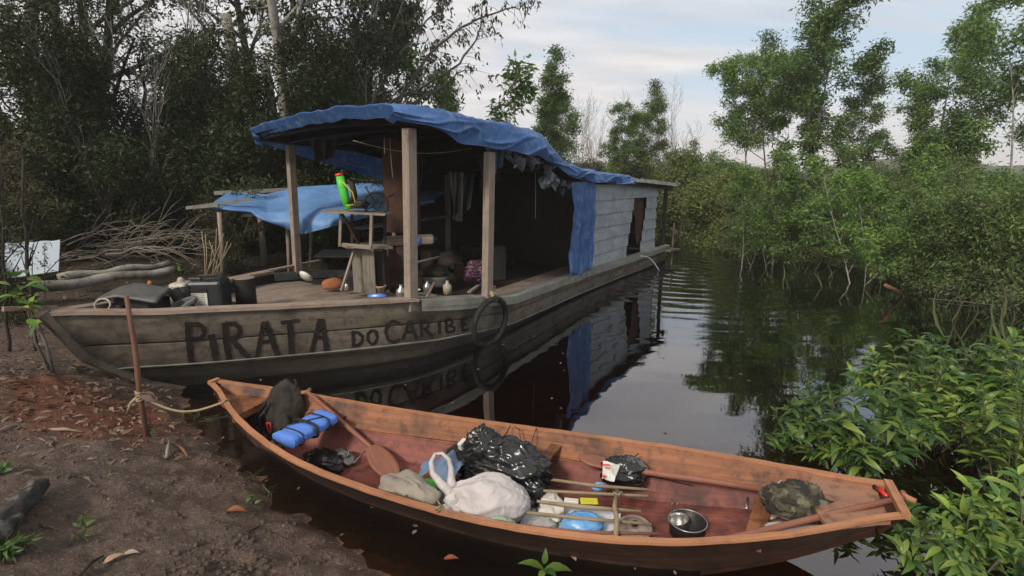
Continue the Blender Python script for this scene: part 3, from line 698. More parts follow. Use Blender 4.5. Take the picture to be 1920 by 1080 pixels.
# mast-like loose strings
# steering wheel and shaft
wc = aty(705, 383, 6.3); hubm = MB(); wa = Vector((.82, .5, .12)).normalized()
qx = wa.cross(Vector((0, 0, 1))).normalized(); qy = qx.cross(wa)
wx = Vector((.93, .36, 0)); wy = Vector((0, 0, 1))
hubm.tube([wc+(wx*math.cos(a)+wy*math.sin(a))*.135 for a in [2*math.pi*i/28 for i in range(29)]], .014, 8, False)
for k in range(4):
    a = .5+k*math.pi/2; hubm.tube([wc+(wx*math.cos(a)+wy*math.sin(a))*.02, wc+(wx*math.cos(a)+wy*math.sin(a))*.235], .010, 6)
hubm.tube([wc+(wx*math.cos(a)+wy*math.sin(a))*.045 for a in [2*math.pi*i/16 for i in range(17)]], .012, 6, False)
hubm.build('steering_wheel', M['black'], boat, True)
# name painted on the near bow (words as in the photo)
let = MB()
def stroke(pts, wpx, taper=1):
    P = [Vector(p) for p in pts]; Q = []
    for a, b in zip(P, P[1:]):
        n_ = max(1, int((b-a).length/4)); Q += [a.lerp(b, i/n_) for i in range(n_)]
    Q.append(P[-1]); n_ = len(Q); b0 = len(let.v)
    for i, q in enumerate(Q):
        t = (Q[min(i+1, n_-1)]-Q[max(i-1, 0)]).normalized(); nrm = Vector((-t.y, t.x)); ww = wpx/2*(1+.12*math.sin(i*1.7+pts[0][0]))*(1 if taper == 1 else (1-.25*i/n_))
        for sg in (-1, 1):
            e = q+nrm*ww*sg; s_, z_ = hull_sz(e.x, e.y, .009); P3 = hullpt(s_, z_, 1, .009); let.v.append(tuple(P3))
    for i in range(n_-1):
        a = b0+i*2; let.face((a, a+2, a+3, a+1), [(i*.1, 0), (i*.1+.1, 0), (i*.1+.1, .1), (i*.1, .1)])
G = [([(352, 604), (354, 640), (359, 680)], 12), ([(352, 608), (372, 608), (382, 615), (383, 626), (376, 635), (355, 637)], 9),
     ([(396, 627), (401, 650), (405, 676)], 13), ([(422, 605), (424, 640), (430, 675)], 12), ([(422, 608), (440, 607), (449, 614), (450, 624), (442, 633), (426, 636)], 9), ([(434, 636), (450, 654), (468, 673)], 10),
     ([(495, 603), (488, 638), (482, 672)], 9), ([(497, 603), (510, 636), (521, 668)], 11), ([(486, 642), (510, 640)], 7),
     ([(543, 601), (545, 634), (547, 665)], 11), ([(526, 605), (545, 603), (562, 601)], 7),
     ([(600, 598), (592, 630), (584, 661)], 9), ([(603, 598), (608, 628), (613, 658)], 10), ([(588, 634), (611, 632)], 7),
     ([(662, 622), (663, 649)], 7), ([(660, 623), (672, 624), (680, 631), (679, 641), (672, 647), (661, 648)], 6),
     ([(698, 619), (690, 626), (690, 638), (697, 646), (704, 643), (708, 633), (705, 622), (698, 619)], 6),
     ([(750, 607), (738, 602), (727, 608), (723, 622), (728, 637), (738, 642), (750, 636)], 6),
     ([(768, 601), (762, 619), (755, 638)], 6), ([(769, 601), (775, 619), (781, 636)], 6), ([(759, 624), (777, 621)], 5),
     ([(789, 601), (791, 632)], 6), ([(788, 602), (800, 601), (804, 608), (800, 616), (790, 618)], 5), ([(796, 617), (804, 624), (812, 632)], 6),
     ([(823, 602), (825, 627)], 6), ([(836, 599), (838, 624)], 6), ([(836, 600), (846, 599), (849, 604), (845, 610), (837, 612)], 5), ([(844, 611), (853, 614), (851, 621), (838, 624)], 5),
     ([(866, 598), (868, 621)], 5), ([(866, 599), (876, 597)], 5), ([(867, 609), (875, 607)], 5), ([(868, 620), (878, 618)], 5)]
for p, wd_ in G: stroke(p, wd_)
let.build('painted_name', M['paint'], boat)
# ---- blue tarpaulin over the roof
tp = MB()
NB = [(2.3, 2.53), (2.8, 2.47), (3.2, 2.36), (3.76, 2.28), (4.6, 2.25), (5.2, 2.13), (5.9, 1.96), (7, 1.88), (8.4, 1.84)]
FB = [(2.3, 2.5), (3.2, 2.36), (4, 2.16), (5, 1.92), (5.6, 1.75), (6.5, 1.55), (8.4, 1.6)]
def tarpf(u, v):
    s_ = 2.30+.38*(1-v)*(1-u)+(6.12)*u; wr = .02*fn3((s_*1.3, v*2.5, 1), 1.2, 2)+.018*(1-min(1, abs(fn3((s_*1.6+v*2, v*5-s_*.8, 3), 1.3, 5))*2.4))**2+.02*(1-min(1, abs(fn3((s_*2.4-v*6, v*7, 3), 1.2, 8))*2.4))**2
    if v < .16:            # far skirt
        q = 1-v/.16; z0 = roofp(s_, -1).z; P = W(s_, -(hb(s_)+.09+.05*math.sin(s_*4.1)*q), 0); P.z = z0+.01+(interp(FB, s_)-z0)*q; return P
    if v > .82:            # near skirt: hangs in folds
        q = (v-.82)/.18; z0 = roofp(s_, 1).z; zb_ = interp(NB, s_)+.015*math.sin(s_*5.3)+.006*math.sin(s_*11)
        out = .075+.05*q*math.sin(s_*4.6+1)+.022*q*math.sin(s_*8.3+2.0)+.045*math.sin(q*3.1)*(.6+.4*math.sin(s_*3))
        out += .12*math.exp(-((s_-4.75)/.25)**2)*math.sin(q*2.2)
        P = W(s_, hb(s_)+out, 0); out2 = .035*(1-min(1, abs(fn3((s_*2.2+q*1.5, q*1.2-s_*.5, 7), 1.0, 3))*2.4))**2*math.sin(min(1, q*1.6)*1.57); P = W(s_, hb(s_)+out+out2, 0); P.z = z0+.012+(zb_-z0)*(q**.9)+.03*math.sin(q*3.14)*math.sin(s_*6); return P
    t = -1+2*(v-.16)/.66; P = roofp(s_, t, .014)
    lift = .05*(1-t*t)*max(0, math.sin((s_-2.3)*1.1)); rg = .05*math.exp(-((s_-4.7-.25*t)/.28)**2)
    sag = .03*abs(math.sin((s_-2.4)*3.2)); P.z += abs(wr)+lift*.3+rg+.02*sag
    return P
def tarpg(u, v):
    if u < .035:            # front flap folded down over the roof edge
        q = 1-u/.035; P = Vector(tarpf(.035, v)); P.z -= .13*q*(1 if .16 <= v <= .82 else .3)+.0*q; f_ = .02+.006*math.sin(v*9)*q
        return P-Vector((BU[0], BU[1], 0))*(f_+.1*(1-q))*1.0
    return Vector(tarpf(u, v))
tp.grid(tarpg, 240, 110, su=6, sv=4, flip=True)
o = tp.build('tarpaulin', M['tarp'], None, True); tag(o, 'big blue tarpaulin draped over the houseboat roof, hanging in folds at its edge', 'tarpaulin')
ct = MB()
def curt(u, v):
    s_ = 5.93+.98*u; q = v; z = 1.93-1.46*v+(.05*math.sin(u*9)*(v > .9))-.02
    return W(s_+.05*math.sin(v*5)*(.5-u), hb(s_)+.03+.028*math.sin(u*15+2*v)+.02*math.sin(u*31+v*6)+.03*fn3((u*3, v*4, 0), 1.5), z)
ct.grid(curt, 50, 60, su=1, sv=1.5, flip=True); tag(ct.build('tarpaulin_curtain', M['tarp'], None, True), 'narrow blue tarpaulin strip hanging down beside the grey cabin boards', 'tarpaulin')
# shredded plastic film under the roof edge
pf = MB(); rr = random.Random(9)
for k in range(16):
    a = 4.15+k*.115+rr.uniform(-.05, .05); L = rr.uniform(.08, .30)
    pf.grid(lambda u, v, a=a, L=L, k=k: W(a+(.05+.1*(k % 3)*.5)*u+.2*v*math.sin(k*1.7), hb(a)-.02+.05*math.sin(u*6+k)+.03*math.sin(v*7+k), interp(ZR, a)-.24-.02*k*(k < 4)-L*v*(.35+.65*math.sin(u*3.14)**2)), 6, 8, su=.3, sv=.3)
flm = cloth('torn_film', (.15, .165, .19), (.03, .032, .035), .25, 12, .5, .6, bd=.01, bsc=14)
tag(pf.build('torn_film', flm, None, True), 'shreds of torn clear plastic film hanging under the roof edge of the houseboat', 'plastic film')
# ---------------------------------------------------------------- things on the houseboat
def P_(x, y, s=None, z=None, Y=None): return atz(x, y, z) if z is not None else aty(x, y, Y)
def one(mb, name, mat, label, cat, group=None, smooth_=True, bevel=0, kind=None):
    o = mb.build(name, mat, None, smooth_, bevel); return tag(o, label, cat, group, kind)
def center(pt): return Vector(pt)
# tyre fender with its rope on the side
sF = 3.72; tcx_ = hullpt(sF, .27, 1, .11); ty = thing('tyre_fender', 'old narrow black tyre hung on a rope as fender at the houseboat side', 'tyre', tcx_)
fx = Vector((BU[0], BU[1], 0)); fx = (hullpt(sF+.2, .4)-hullpt(sF-.2, .4)).normalized(); fx.z = 0; fz = Vector((0, 0, 1))-Vector((BN[0], BN[1], 0))*-.14; fz.normalize()
tm = MB(); ring = [tcx_+(fx*math.cos(a)+fz*math.sin(a)*1.02)*.285 for a in [2*math.pi*i/40 for i in range(41)]]
tm.tube(ring, [.036+.004*math.sin(i*3) for i in range(41)], 10, False); tm.build('tyre', M['black'], ty, True)
rp = MB(); top = tcx_+fz*.29; pb = W(3.78, hb(3.78)+.0, .60)
for k in range(3): rp.tube([top+Vector((.02*k, 0, -.02)), pb+Vector((.01*k, 0, .0)), W(3.78+.03*k, hb(3.78)-.14, .64+.03*k), W(3.9, hb(3.78)-.02, .63+.02*k)], .011, 5)
rp.tube([pb+Vector((-.04, 0, .05)), pb+Vector((.08, .06, -.02)), pb+Vector((.05, .1, -.12))], .012, 5)
rp.build('rope', M['rope'], ty, True)
# black jerry can with label + cream canister
jc = W(1.33, -.12, .56); jt = thing('black_jerrycan', 'black plastic fuel canister with white and yellow label standing at the bow', 'canister', jc)
jm = MB(); jm.box(jc+Vector((0, 0, .20)), (.33, .27, .42), .12)
jo = jm.build('canister_body', M['tank'], jt, False, .03)
jm = MB()
for q in ((-.09, -.07), (.09, -.07), (0, .07)): jm.box(jc+Vector((q[0], q[1], .425)), (.13, .035, .03), q[0]*3+.2)
jm.tube([jc+Vector((-.11, -.04, .42)), jc+Vector((-.05, -.05, .455)), jc+Vector((.07, -.01, .455)), jc+Vector((.13, .03, .42))], .014, 6); jm.lathe([(0, .47), (.035, .47), (.035, .41)], jc+Vector((.1, .06, 0)), 12); jm.build('handle', M['tank'], jt, False, .006)
ax = Vector((math.cos(.12), math.sin(.12), 0)); ay = Vector((-ax.y, ax.x, 0))
def plate(c, wd, hgt, mat, name, par, off=0):
    m = MB(); m.bar(c-ax*wd/2, c+ax*wd/2, .004, hgt); return m.build(name, mat, par)
plate(jc-ay*.150+Vector((-.045, 0, .235)), .155, .15, M['cup'], 'label', jt); plate(jc-ay*.152+Vector((-.045, 0, .322)), .155, .045, M['black'], 'label', jt)
plate(jc-ay*.155+Vector((-.095, 0, .330)), .035, .015, M['yellow'], 'label', jt)
for k in range(7):
    plate(jc-ay*.153+Vector((-.05+.006*(k % 3), 0, .29-.018*k)), .12-.02*(k % 3), .004, M['grey'], 'label_print', jt)
cc = W(1.13, -.26, .58); jm = MB(); jm.box(cc+Vector((0, 0, .19)), (.17, .2, .38), .1); jm.lathe([(0, .43), (.03, .43), (.035, .37)], cc, 12)
one(jm, 'cream_canister', M['canw'], 'cream plastic canister half hidden behind the black fuel canister', 'canister', None, False, .03)
# wooden block like a stump
sc_ = W(1.66, -.05, .64); jt = thing('wood_stump', 'round dark wooden block with pale cut top beside the black canister', 'stump', sc_)
jm = MB(); jm.lathe([(.0, 0), (.105, 0), (.102, .15), (.108, .30)], sc_, 20); jm.build('block', M['dark_shadew'], jt, True); jm = MB(); jm.lathe([(.108, .30), (.104, .306), (0, .308)], sc_, 20); jm.build('cut_top', M['deck'], jt)
# grey battered metal box with lid
gb = W(.66, -.03, .70); jt = thing('metal_box', 'battered grey metal box with sloping lid in the bow', 'box', gb)
jm = MB(); jm.box(gb+Vector((0, 0, .12)), (.30, .22, .22), .1); jm.build('box_body', M['tank'], jt, False, .02)
jm = MB()
def lid(u, v):
    e = 1-.14*(v-.5); x = (u-.5)*.46*e; y = (v-.5)*.34
    return gb+ax*x+ay*y+Vector((0, 0, .27-.05*abs(u-.35)*2+.05*(v)-.05*(max(0, abs(v-.5)*2-.8))))
jm.grid(lid, 16, 12); o = jm.build('lid', M['greyp'], jt, True); solid(o, .03)
jm = MB()
for k in range(3): jm.lathe([(0, 0), (.04, 0), (.04, .12), (.02, .15), (0, .15)], gb+Vector((-.17+.05*k, -.13, .0+.02*k)), 12)
jm.build('black_tin', M['black'], jt, True)
# ring, boots, grey hose coil, hammer handle, boards
rc_ = W(.38, .01, .85); jm = MB(); jm.tube([rc_+Vector((.068*math.cos(a), .02*math.sin(a), .055+.052*math.sin(a))) for a in [2*math.pi*i/24 for i in range(25)]], .0075, 6, False)
one(jm, 'white_ring', M['canw'], 'small white plastic ring standing on the bow behind the rail cap', 'ring')
for k, (px, py, tx, lab) in enumerate(((318, 583, -.10, 'left one of the pair of dark rubber boots lying in the bow'), (336, 584, .06, 'right one of the pair of dark rubber boots lying in the bow'))):
    b = W(1.02+.1*k, .0-.12*k, .68); jm = MB()
    jm.tube([b+Vector((-.06+tx*.3, .02, .24)), b+Vector((-.02, 0, .13)), b+Vector((.01, -.01, .05)), b+Vector((.07, -.05, .02)), b+Vector((.13, -.09, .02))], [.055, .05, .045, .042, .025], 12)
    one(jm, 'rubber_boot', M['black'], lab, 'boot', 'rubber boots in the bow')
hc = W(.96, .14, .76); jm = MB(); hp = []
for i in range(70):
    a = i*.33; hp.append(hc+Vector((.11*math.cos(a)*(1+.15*math.sin(i)), .05*math.sin(a), .03+.05*math.sin(a+1)+.0006*i)))
jm.tube(hp, .014, 6); one(jm, 'hose_coil', M['grey'], 'loose coil of grey hose lying behind the rail between boots and metal box', 'hose')
jm = MB(); a = W(.80, -.16, .93); jm.tube([a+Vector((.03, 0, .10)), a+Vector((-.0, 0, .03)), a+Vector((-.03, -.02, -.1))], [.018, .02, .018], 8); one(jm, 'tool_handle', cloth('orange_wood', (.45, .17, .05), (.3, .1, .04)), 'short orange wooden tool handle sticking up beside the metal box', 'tool')
jm = MB(); jm.bar(W(.5, -.26, .86), W(1.5, -.72, .85), .03, .05)
one(jm, 'loose_board', M['railg'], 'long weathered board lying behind the metal box and the cream canister', 'board', None, False)
jm = MB(); jm.bar(W(.1, -.05, .93)+Vector((-.02, -.0, 0)), W(-.25, .02, 1.0), .035, .035)
one(jm, 'mooring_cleat', M['rail'], 'pale wooden bow cleat and board at the tip of the houseboat', 'cleat', None, False)
# planks across the hold on the far side
for k, (p0, p1, lab) in enumerate((((430, 522, .70), (600, 488, .74), 'long thin plank lying along the far side of the foredeck'), ((700, 512, .62), (840, 478, .66), 'thin board lying behind the helm stand near the far rail'))):
    jm = MB(); jm.bar(atz(*p0), atz(*p1), .09, .02); one(jm, 'plank', M['post'], lab, 'plank', None, False)
jm = MB(); c = atz(640, 482, .62); jm.grid(lambda u, v: c+Vector((-.45+.9*u, -.1+.5*v, .02+.05*v)), 2, 2); o = one(jm, 'weathered_plank', M['railg'], 'flat weathered panel lying at the far edge of the foredeck', 'panel', None, False); solid(o, .02)
# white enamel pan, orange brick, blue packet, clay pot on saucer, jar
pc = atz(572, 531, .60); jm = MB(); q = Quaternion((1, 0, 0), math.radians(-48)) @ Quaternion((0, 1, 0), math.radians(20))
jm.lathe([(0, 0), (.06, 0), (.10, .035), (.095, .037), (.056, .006), (0, .006)], pc+Vector((0, 0, .07)), 20, q); one(jm, 'enamel_pan', M['cup'], 'small white enamel dish tipped on the foredeck boards', 'dish')
bc = atz(626, 541, .60); jm = blob(bc+Vector((0, 0, .055)), (.14, .09, .085), Quaternion((0, 0, 1), .5), 28, 18, .12, 3, .05, 3, .6); one(jm, 'orange_bundle', M['orange'], 'terracotta orange lump leaning by the helm stand foot', 'bundle')
jm = blob(atz(708, 558, .60)+Vector((0, 0, .02)), (.11, .05, .03), Quaternion((0, 0, 1), .1), 24, 14, .2, 4, .12, 5, .5); one(jm, 'blue_packet', M['bluep'], 'crumpled blue packet on the deck by the first post', 'packet')
kc = atz(713, 550, .60); jm = MB(); jm.lathe([(0, 0), (.045, 0), (.06, .07), (.075, .08), (.078, .10), (.068, .10), (.05, .04), (0, .03)], kc, 20); one(jm, 'clay_pot', M['clay'], 'small pinkish pot on the deck behind the blue packet', 'pot')
jm = MB(); jm.lathe([(0, 0), (.035, 0), (.042, .03), (.04, .09), (.025, .105), (0, .105)], atz(651, 546, .60), 16); one(jm, 'steel_mug', M['steel'], 'little dull metal mug by the foot of the helm stand', 'mug')
# helm stand (plank pedestal, box shelf and top board)
hs_ = atz(688, 552, .60); ht = thing('helm_stand', 'rickety wooden stand of planks with a top board in front of the steering wheel', 'stand', hs_)
def AT(px, py, Y): return aty(px, py, Y)
Y0 = hs_.y; jm = MB(); jm.bar(AT(688, 392, Y0), AT(688, 396, Y0), .01, .01)
def board_(p0, p1, w_, h_, nm, mt='post', up=(0, 0, 1)):
    m = MB(); m.bar(p0, p1, w_, h_, up); return m.build(nm, M[mt], ht)
board_(AT(614, 395, Y0+.05), AT(728, 401, Y0+.05), .34, .022, 'top_board', 'post')
board_(AT(643, 461, Y0-.05), AT(728, 462, Y0+.25), .30, .03, 'shelf', 'deck')
board_(AT(642, 459, Y0-.12), AT(696, 464, Y0-.12), .03, .045, 'shelf_edge', 'post')
board_(AT(639, 398, Y0), AT(637, 462, Y0), .022, .03, 'upright', 'post', (1, 0, 0)); board_(AT(697, 402, Y0-.1), AT(695, 466, Y0-.1), .055, .03, 'upright', 'post', (1, 0, 0))
board_(AT(660, 398, Y0+.3), AT(660, 460, Y0+.3), .03, .03, 'upright', 'dark_shadew', (1, 0, 0)); board_(AT(722, 402, Y0+.3), AT(722, 460, Y0+.3), .04, .03, 'upright', 'dark_shadew', (1, 0, 0))
board_(AT(641, 400, Y0-.05), AT(673, 458, Y0+.05), .035, .02, 'brace', 'canoeo', (1, 0, 0))
board_(AT(664, 470, Y0-.06), AT(640, 546, Y0-.28), .055, .02, 'brace', 'post', (1, 0, 0))
m_ = MB()
for px, w_, y1, dY in ((672, .13, 548, .05), (692, .14, 550, .0), (712, .10, 548, .12)): m_.bar(AT(px, 467, Y0+dY), AT(px, y1, Y0+dY), w_, .025, up=(0, 1, 0)) if False else m_.box((AT(px, 508, Y0+dY).x, Y0+dY, (AT(px, 467, Y0+dY).z+AT(px, y1, Y0+dY).z)/2), (w_, .03, abs(AT(px, 467, Y0+dY).z-AT(px, y1, Y0+dY).z)))
m_.build('pedestal', wood('mouldy_ply', (.24, .21, .16), (.15, .13, .1), (.06, .055, .04), .6), ht)
m_ = MB(); m_.box((AT(700, 508, Y0).x, Y0+.2, .86), (.22, .2, .5)); m_.build('pedestal_core', M['dark_shadew'], ht)
# bag and gear on the top board
tz = AT(650, 392, Y0).z+.02
gb = thing('green_bag', 'lime green rolled bag with red rim standing on the helm stand', 'bag', (AT(652, 392, Y0).x, Y0, tz))
jm = MB(); a = AT(651, 388, Y0); b_ = AT(637, 330, Y0)
jm.tube([a, a.lerp(b_, .3), a.lerp(b_, .65), b_], [.035, .05, .055, .045], 14); jm.tube([a+Vector((-.02, 0, .0)), a+Vector((.13, 0, .02))], [.035, .03], 10)
jm.build('roll', M['green'], gb, True); jm = MB(); d = (b_-a).normalized(); jm.tube([b_, b_+d*.03], .048, 14); jm.build('rim', M['redp'], gb, True)
jm = MB(); jm.tube([b_+Vector((.03, -.05, -.05)), a+Vector((.09, -.06, .17)), a+Vector((.12, -.06, .03)), a+Vector((0, -.06, .02))], .008, 5); jm.build('strap', M['yellow'], gb, True)
jm = blob(AT(676, 384, Y0+.02), (.11, .10, .055), None, 36, 22, .35, 3, .25, 21, .7); one(jm, 'dark_bag', M['pack'], 'dark crumpled canvas bag lying on the helm stand beside the green bag', 'bag')
jm = MB(); jm.tube([AT(646, 335, Y0+.06), AT(660, 345, Y0+.02), AT(665, 368, Y0), AT(655, 385, Y0)], [.02, .035, .04, .03], 10); one(jm, 'dark_jacket', M['pack'], 'dark jacket hanging behind the green bag on the helm stand', 'jacket')
# workbench slab on a rusty drum, blue cup
dc = aty(752, 450, 6.9); dc.z = 0
jt = thing('rusty_drum', 'rust brown drum under a wooden slab in the middle of the boat shelter', 'drum', (dc.x, dc.y, .5)); jm = MB()
jm.lathe([(.0, .48), (.18, .48), (.18, .6), (.19, .61), (.18, .62), (.18, .82), (.19, .83), (.18, .84), (.18, 1.12), (0, 1.12)], dc, 26); jm.build('drum_body', M['rust'], jt, True)
jm = MB(); jm.bar(dc+Vector((-.22, -.05, 1.175)), dc+Vector((.42, .05, 1.195)), .34, .10); one(jm, 'wooden_slab', M['deck'], 'thick worn wooden slab lying on the rusty drum', 'slab', None, False, .03)
jm = MB(); c = aty(782, 460, 6.75); jm.lathe([(0, 0), (.04, 0), (.05, .1), (.046, .1), (.035, .01), (0, .01)], c, 18); one(jm, 'blue_cup', M['bluep'], 'blue plastic cup hanging by the wooden slab', 'cup')
# far rail boards
jm = MB(); jm.bar(W(4.2, -1.5, .92), W(6.3, -1.38, .86), .05, .07); jm.bar(W(4.3, -1.52, 1.18), W(6.2, -1.38, 1.28), .3, .03); one(jm, 'side_bench', M['railg'], 'weathered bench board along the far side of the boat shelter', 'bench', None, False)
jm = MB(); jm.bar(W(4.2, .9, deckz(4.2)+.02), W(4.9, .6, deckz(4.6)+.03), .05, .02); jm.bar(W(3.2, 1.1, .60), W(3.9, .55, .60), .03, .02); one(jm, 'loose_laths', M['post'], 'thin loose laths lying on the side deck', 'lath', None, False)
# grey tub
tc_ = atz(812, 541, .5)+Vector((0, .15, 0)); jm = MB(); 
jm.grid(lambda u, v: tc_+Vector((math.copysign(abs(math.cos(6.283*u))**.5, math.cos(6.283*u))*(.15+.03*v), math.copysign(abs(math.sin(6.283*u))**.5, math.sin(6.283*u))*(.11+.03*v), .15*v)), 32, 4)
jm.grid(lambda u, v: tc_+Vector(((u-.5)*.28, (v-.5)*.2, .01)), 2, 2); o = one(jm, 'grey_tub', M['grey'], 'pale grey plastic tub standing on the deck inside the shelter', 'tub'); solid(o, .006)
jm = blob(tc_+Vector((.02, .03, .2)), (.17, .13, .10), None, 30, 20, .3, 3, .3, 31, .5); one(jm, 'dark_rags', M['pack'], 'dark rags heaped in the grey tub', 'cloth')
jm = MB(); jm.lathe([(0, 0), (.04, 0), (.07, .02), (.066, .022), (.036, .005), (0, .005)], atz(779, 546, .58), 16); one(jm, 'small_plate', M['cup'], 'small pale saucer on the deck behind the first post', 'saucer')
fc = atz(893, 532, .52)+Vector((0, .18, 0)); jm = blob(fc+Vector((0, 0, .12)), (.21, .16, .17), Quaternion((0, 0, 1), .4), 46, 30, .3, 2.2, .22, 44, .6)
one(jm, 'floral_bundle', M['floral'], 'bundle of dark purple flowered cloth on the deck beside the rear open-side post', 'cloth')
jm = MB(); jm.tube([fc+Vector((-.16, -.12, .22)), fc+Vector((-.06, -.16, .24)), fc+Vector((.05, -.17, .19)), fc+Vector((.13, -.14, .14))], .006, 5); one(jm, 'cord', M['rope'], 'pale cord lying across the purple flowered bundle', 'cord')
jm = MB(); jm.box(fc+Vector((-.26, .05, .14)), (.12, .12, .2), .3); jm.bar(fc+Vector((-.33, -.05, .27)), fc+Vector((-.2, -.02, .27)), .03, .02); one(jm, 'brown_carton', M['rust'], 'small brown carton between the tub and the flowered bundle', 'carton', None, False, .006)
# dark goods stacked in the cabin
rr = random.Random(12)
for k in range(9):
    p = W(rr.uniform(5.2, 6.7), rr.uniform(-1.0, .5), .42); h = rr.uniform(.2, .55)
    if k % 2: jm = MB(); jm.box(p+Vector((0, 0, h/2)), (rr.uniform(.2, .4), .3, h), rr.random()); one(jm, 'dark_crate', M['dark_shadew'], 'dark wooden crate standing in the shadow of the cabin', 'crate', 'dark crates in the cabin', False, .01)
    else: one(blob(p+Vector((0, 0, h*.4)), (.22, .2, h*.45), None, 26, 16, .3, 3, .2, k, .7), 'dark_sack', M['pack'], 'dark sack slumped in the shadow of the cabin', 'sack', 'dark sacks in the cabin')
jm = MB(); jm.tube([W(5.8, .9, 2.05), W(5.81, .9, 1.7), W(5.8, .91, 1.35)], .005, 5); one(jm, 'hanging_string', M['canw'], 'pale string hanging from the roof in the open cabin side', 'string')
jm = MB(); jm.tube([W(3.1, .7, 2.42), W(3.1, .71, 2.15), W(3.12, .7, 1.98)], .005, 5); jm.tube([W(3.02, .7, 2.42), W(3.0, .72, 2.25)], .005, 5); jm.build('roof_cord', M['twig'], boat)
# grey metal sheet on the far bench; kettle-like tin
jm = MB(); jm.lathe([(0, 0), (.05, 0), (.05, .12), (.03, .15), (0, .15)], aty(722, 480, 6.6), 14); one(jm, 'grey_tin', M['steel'], 'dull grey tin on the shelf at the helm stand side', 'tin')
for k, (s_, d_, w_, L_, mt, lab) in enumerate(((3.3, -.9, .35, .30, 'pack', 'dark cloth hanging under the roof near the far front post'), (4.4, -.2, .5, .55, 'pack', 'large dark cloth hanging from the roof in the middle of the shelter'), (5.1, .5, .4, .45, 'rust', 'brown sacking hanging from the roof over the cabin entrance'), (5.6, -.5, .5, .8, 'blackp', 'black plastic sheet hanging in the cabin entrance'), (4.7, .9, .25, .35, 'jean', 'faded blue cloth hanging beside the torn film'))):
    jm = MB(); jm.grid(lambda u, v: W(s_+w_*(u-.5)*(1-.25*v), d_+.06*math.sin(u*14+v*2)+.1*u, interp(ZR, s_)-.13-L_*v*(.7+.3*math.sin(u*3.1+.4))), 26, 18); one(jm, 'hanging_cloth', M[mt], lab, 'cloth')
for k, (p0, p1) in enumerate(((W(2.9, .3, 2.4), W(4.3, .9, 2.35)), (W(3.4, -1.2, 2.3), W(5.2, -.9, 2.1)))):
    jm = MB(); jm.tube([p0.lerp(p1, i/8)+Vector((0, 0, -.10*math.sin(math.pi*i/8))) for i in range(9)], .006, 5); jm.build('clothes_line', M['rope'], boat, True)
for k, (px, py, Yv, mt, lab) in enumerate(((800, 505, 6.9, 'steel', 'dented metal pail behind the grey tub'), (838, 515, 6.9, 'canw', 'cream plastic bottle on the deck between tub and bundle'), (752, 548, 5.95, 'steel', 'small tin by the foot of the first near post'))):
    c = aty(px, py, Yv); c.z = deckz(4) if k < 2 else .6; jm = MB(); jm.lathe([(0, 0), (.05, 0), (.06, .10), (.055, .13), (.02, .16), (.02, .19), (0, .19)], c, 16); one(jm, ('metal_pail', 'plastic_bottle', 'small_tin')[k], M[mt], lab, ('pail', 'bottle', 'tin')[k])
# bilge water jet
pj = atz(1201, 480, .42); pe = atz(1236, 508, .0); jm = MB(); jm.tube([pj.lerp(pe, t)+Vector((0, 0, .10*math.sin(math.pi*t))) for t in [i/12 for i in range(13)]], [.008+.006*i/12 for i in range(13)], 6)
jet = cloth('water_jet', (.62, .64, .66), (.55, .57, .6), .15, 30, .3, .6); tag(jm.build('bilge_water', jet, None, True), 'thin arc of bilge water pouring from the houseboat side', 'water jet', kind='stuff')

# ---------------------------------------------------------------- canoe
CA = Vector((-2.354, 3.964, 0)); CU = Vector((.9322, -.3620, 0)); CN = Vector((-.3620, -.9322, 0)); CL = 4.576
DN = [(0, .012), (.2, .13), (.64, .37), (1.17, .555), (1.57, .63), (2.03, .67), (2.37, .685), (2.66, .685), (3.14, .64), (3.54, .55), (3.9, .41), (4.18, .27), (4.42, .12), (4.6, .02)]
DF = [(0, .012), (.12, .06), (.30, .115), (.75, .20), (1.48, .29), (2.1, .36), (2.57, .40), (3.1, .42), (3.58, .405), (4.1, .33), (4.41, .265), (4.6, .235)]
def cz(s): t = s/CL; return .30+.125*abs(2*t-1)**2
def cd_(s, side): return sm(DN, s) if side > 0 else sm(DF, s)
def cw_(s, side, k, z):
    """k = fraction of the rim half beam"""
    dn = cd_(s, 1); df = cd_(s, -1); c = (dn-df)/2; h = (dn+df)/2
    return CA+CU*s+CN*(c+side*h*k)+Vector((0, 0, z))
def cpt(s, d, z): return CA+CU*s+CN*d+Vector((0, 0, z))
canoe = thing('canoe', 'long reddish wooden plank canoe loaded with bags, moored along the mud bank', 'canoe', cpt(2.3, .1, 0))
inn = MB(); rim = MB(); out = MB(); flo = MB(); ilo = MB()
FZ = .035
def endk(s): return min(1, max(.0, min(s/.5, (CL-s)/.6)))
def kz(s, z):
    h = (cd_(s, 1)+cd_(s, -1))/2
    return max(.12, 1-(.25*(1-max(0, min(1, z/cz(s)))))/max(.02, h))
def rk(s): e = max(0, min(1, min((s+.1)/1.0, (CL-s+.02)/1.7))); return FZ+(cz(s)-.10-FZ)*(1-e)**1.5
def keep_in(o):
    for v in o.data.vertices:
        P = v.co; s_ = (P-CA).dot(CU); d = (P-CA).dot(CN)
        if not (.1 < s_ < CL-.05): continue
        dn = cd_(s_, 1); df = cd_(s_, -1); c = (dn-df)/2; h = (dn+df)/2; zf = rk(s_)+.012
        if P.z < zf: P.z = zf
        if P.z < cz(s_)+.012:
            k = max(.02, h*kz(s_, P.z)-.045); d2 = max(c-k, min(c+k, d))
            if d2 != d: v.co = P+CN*(d2-d)
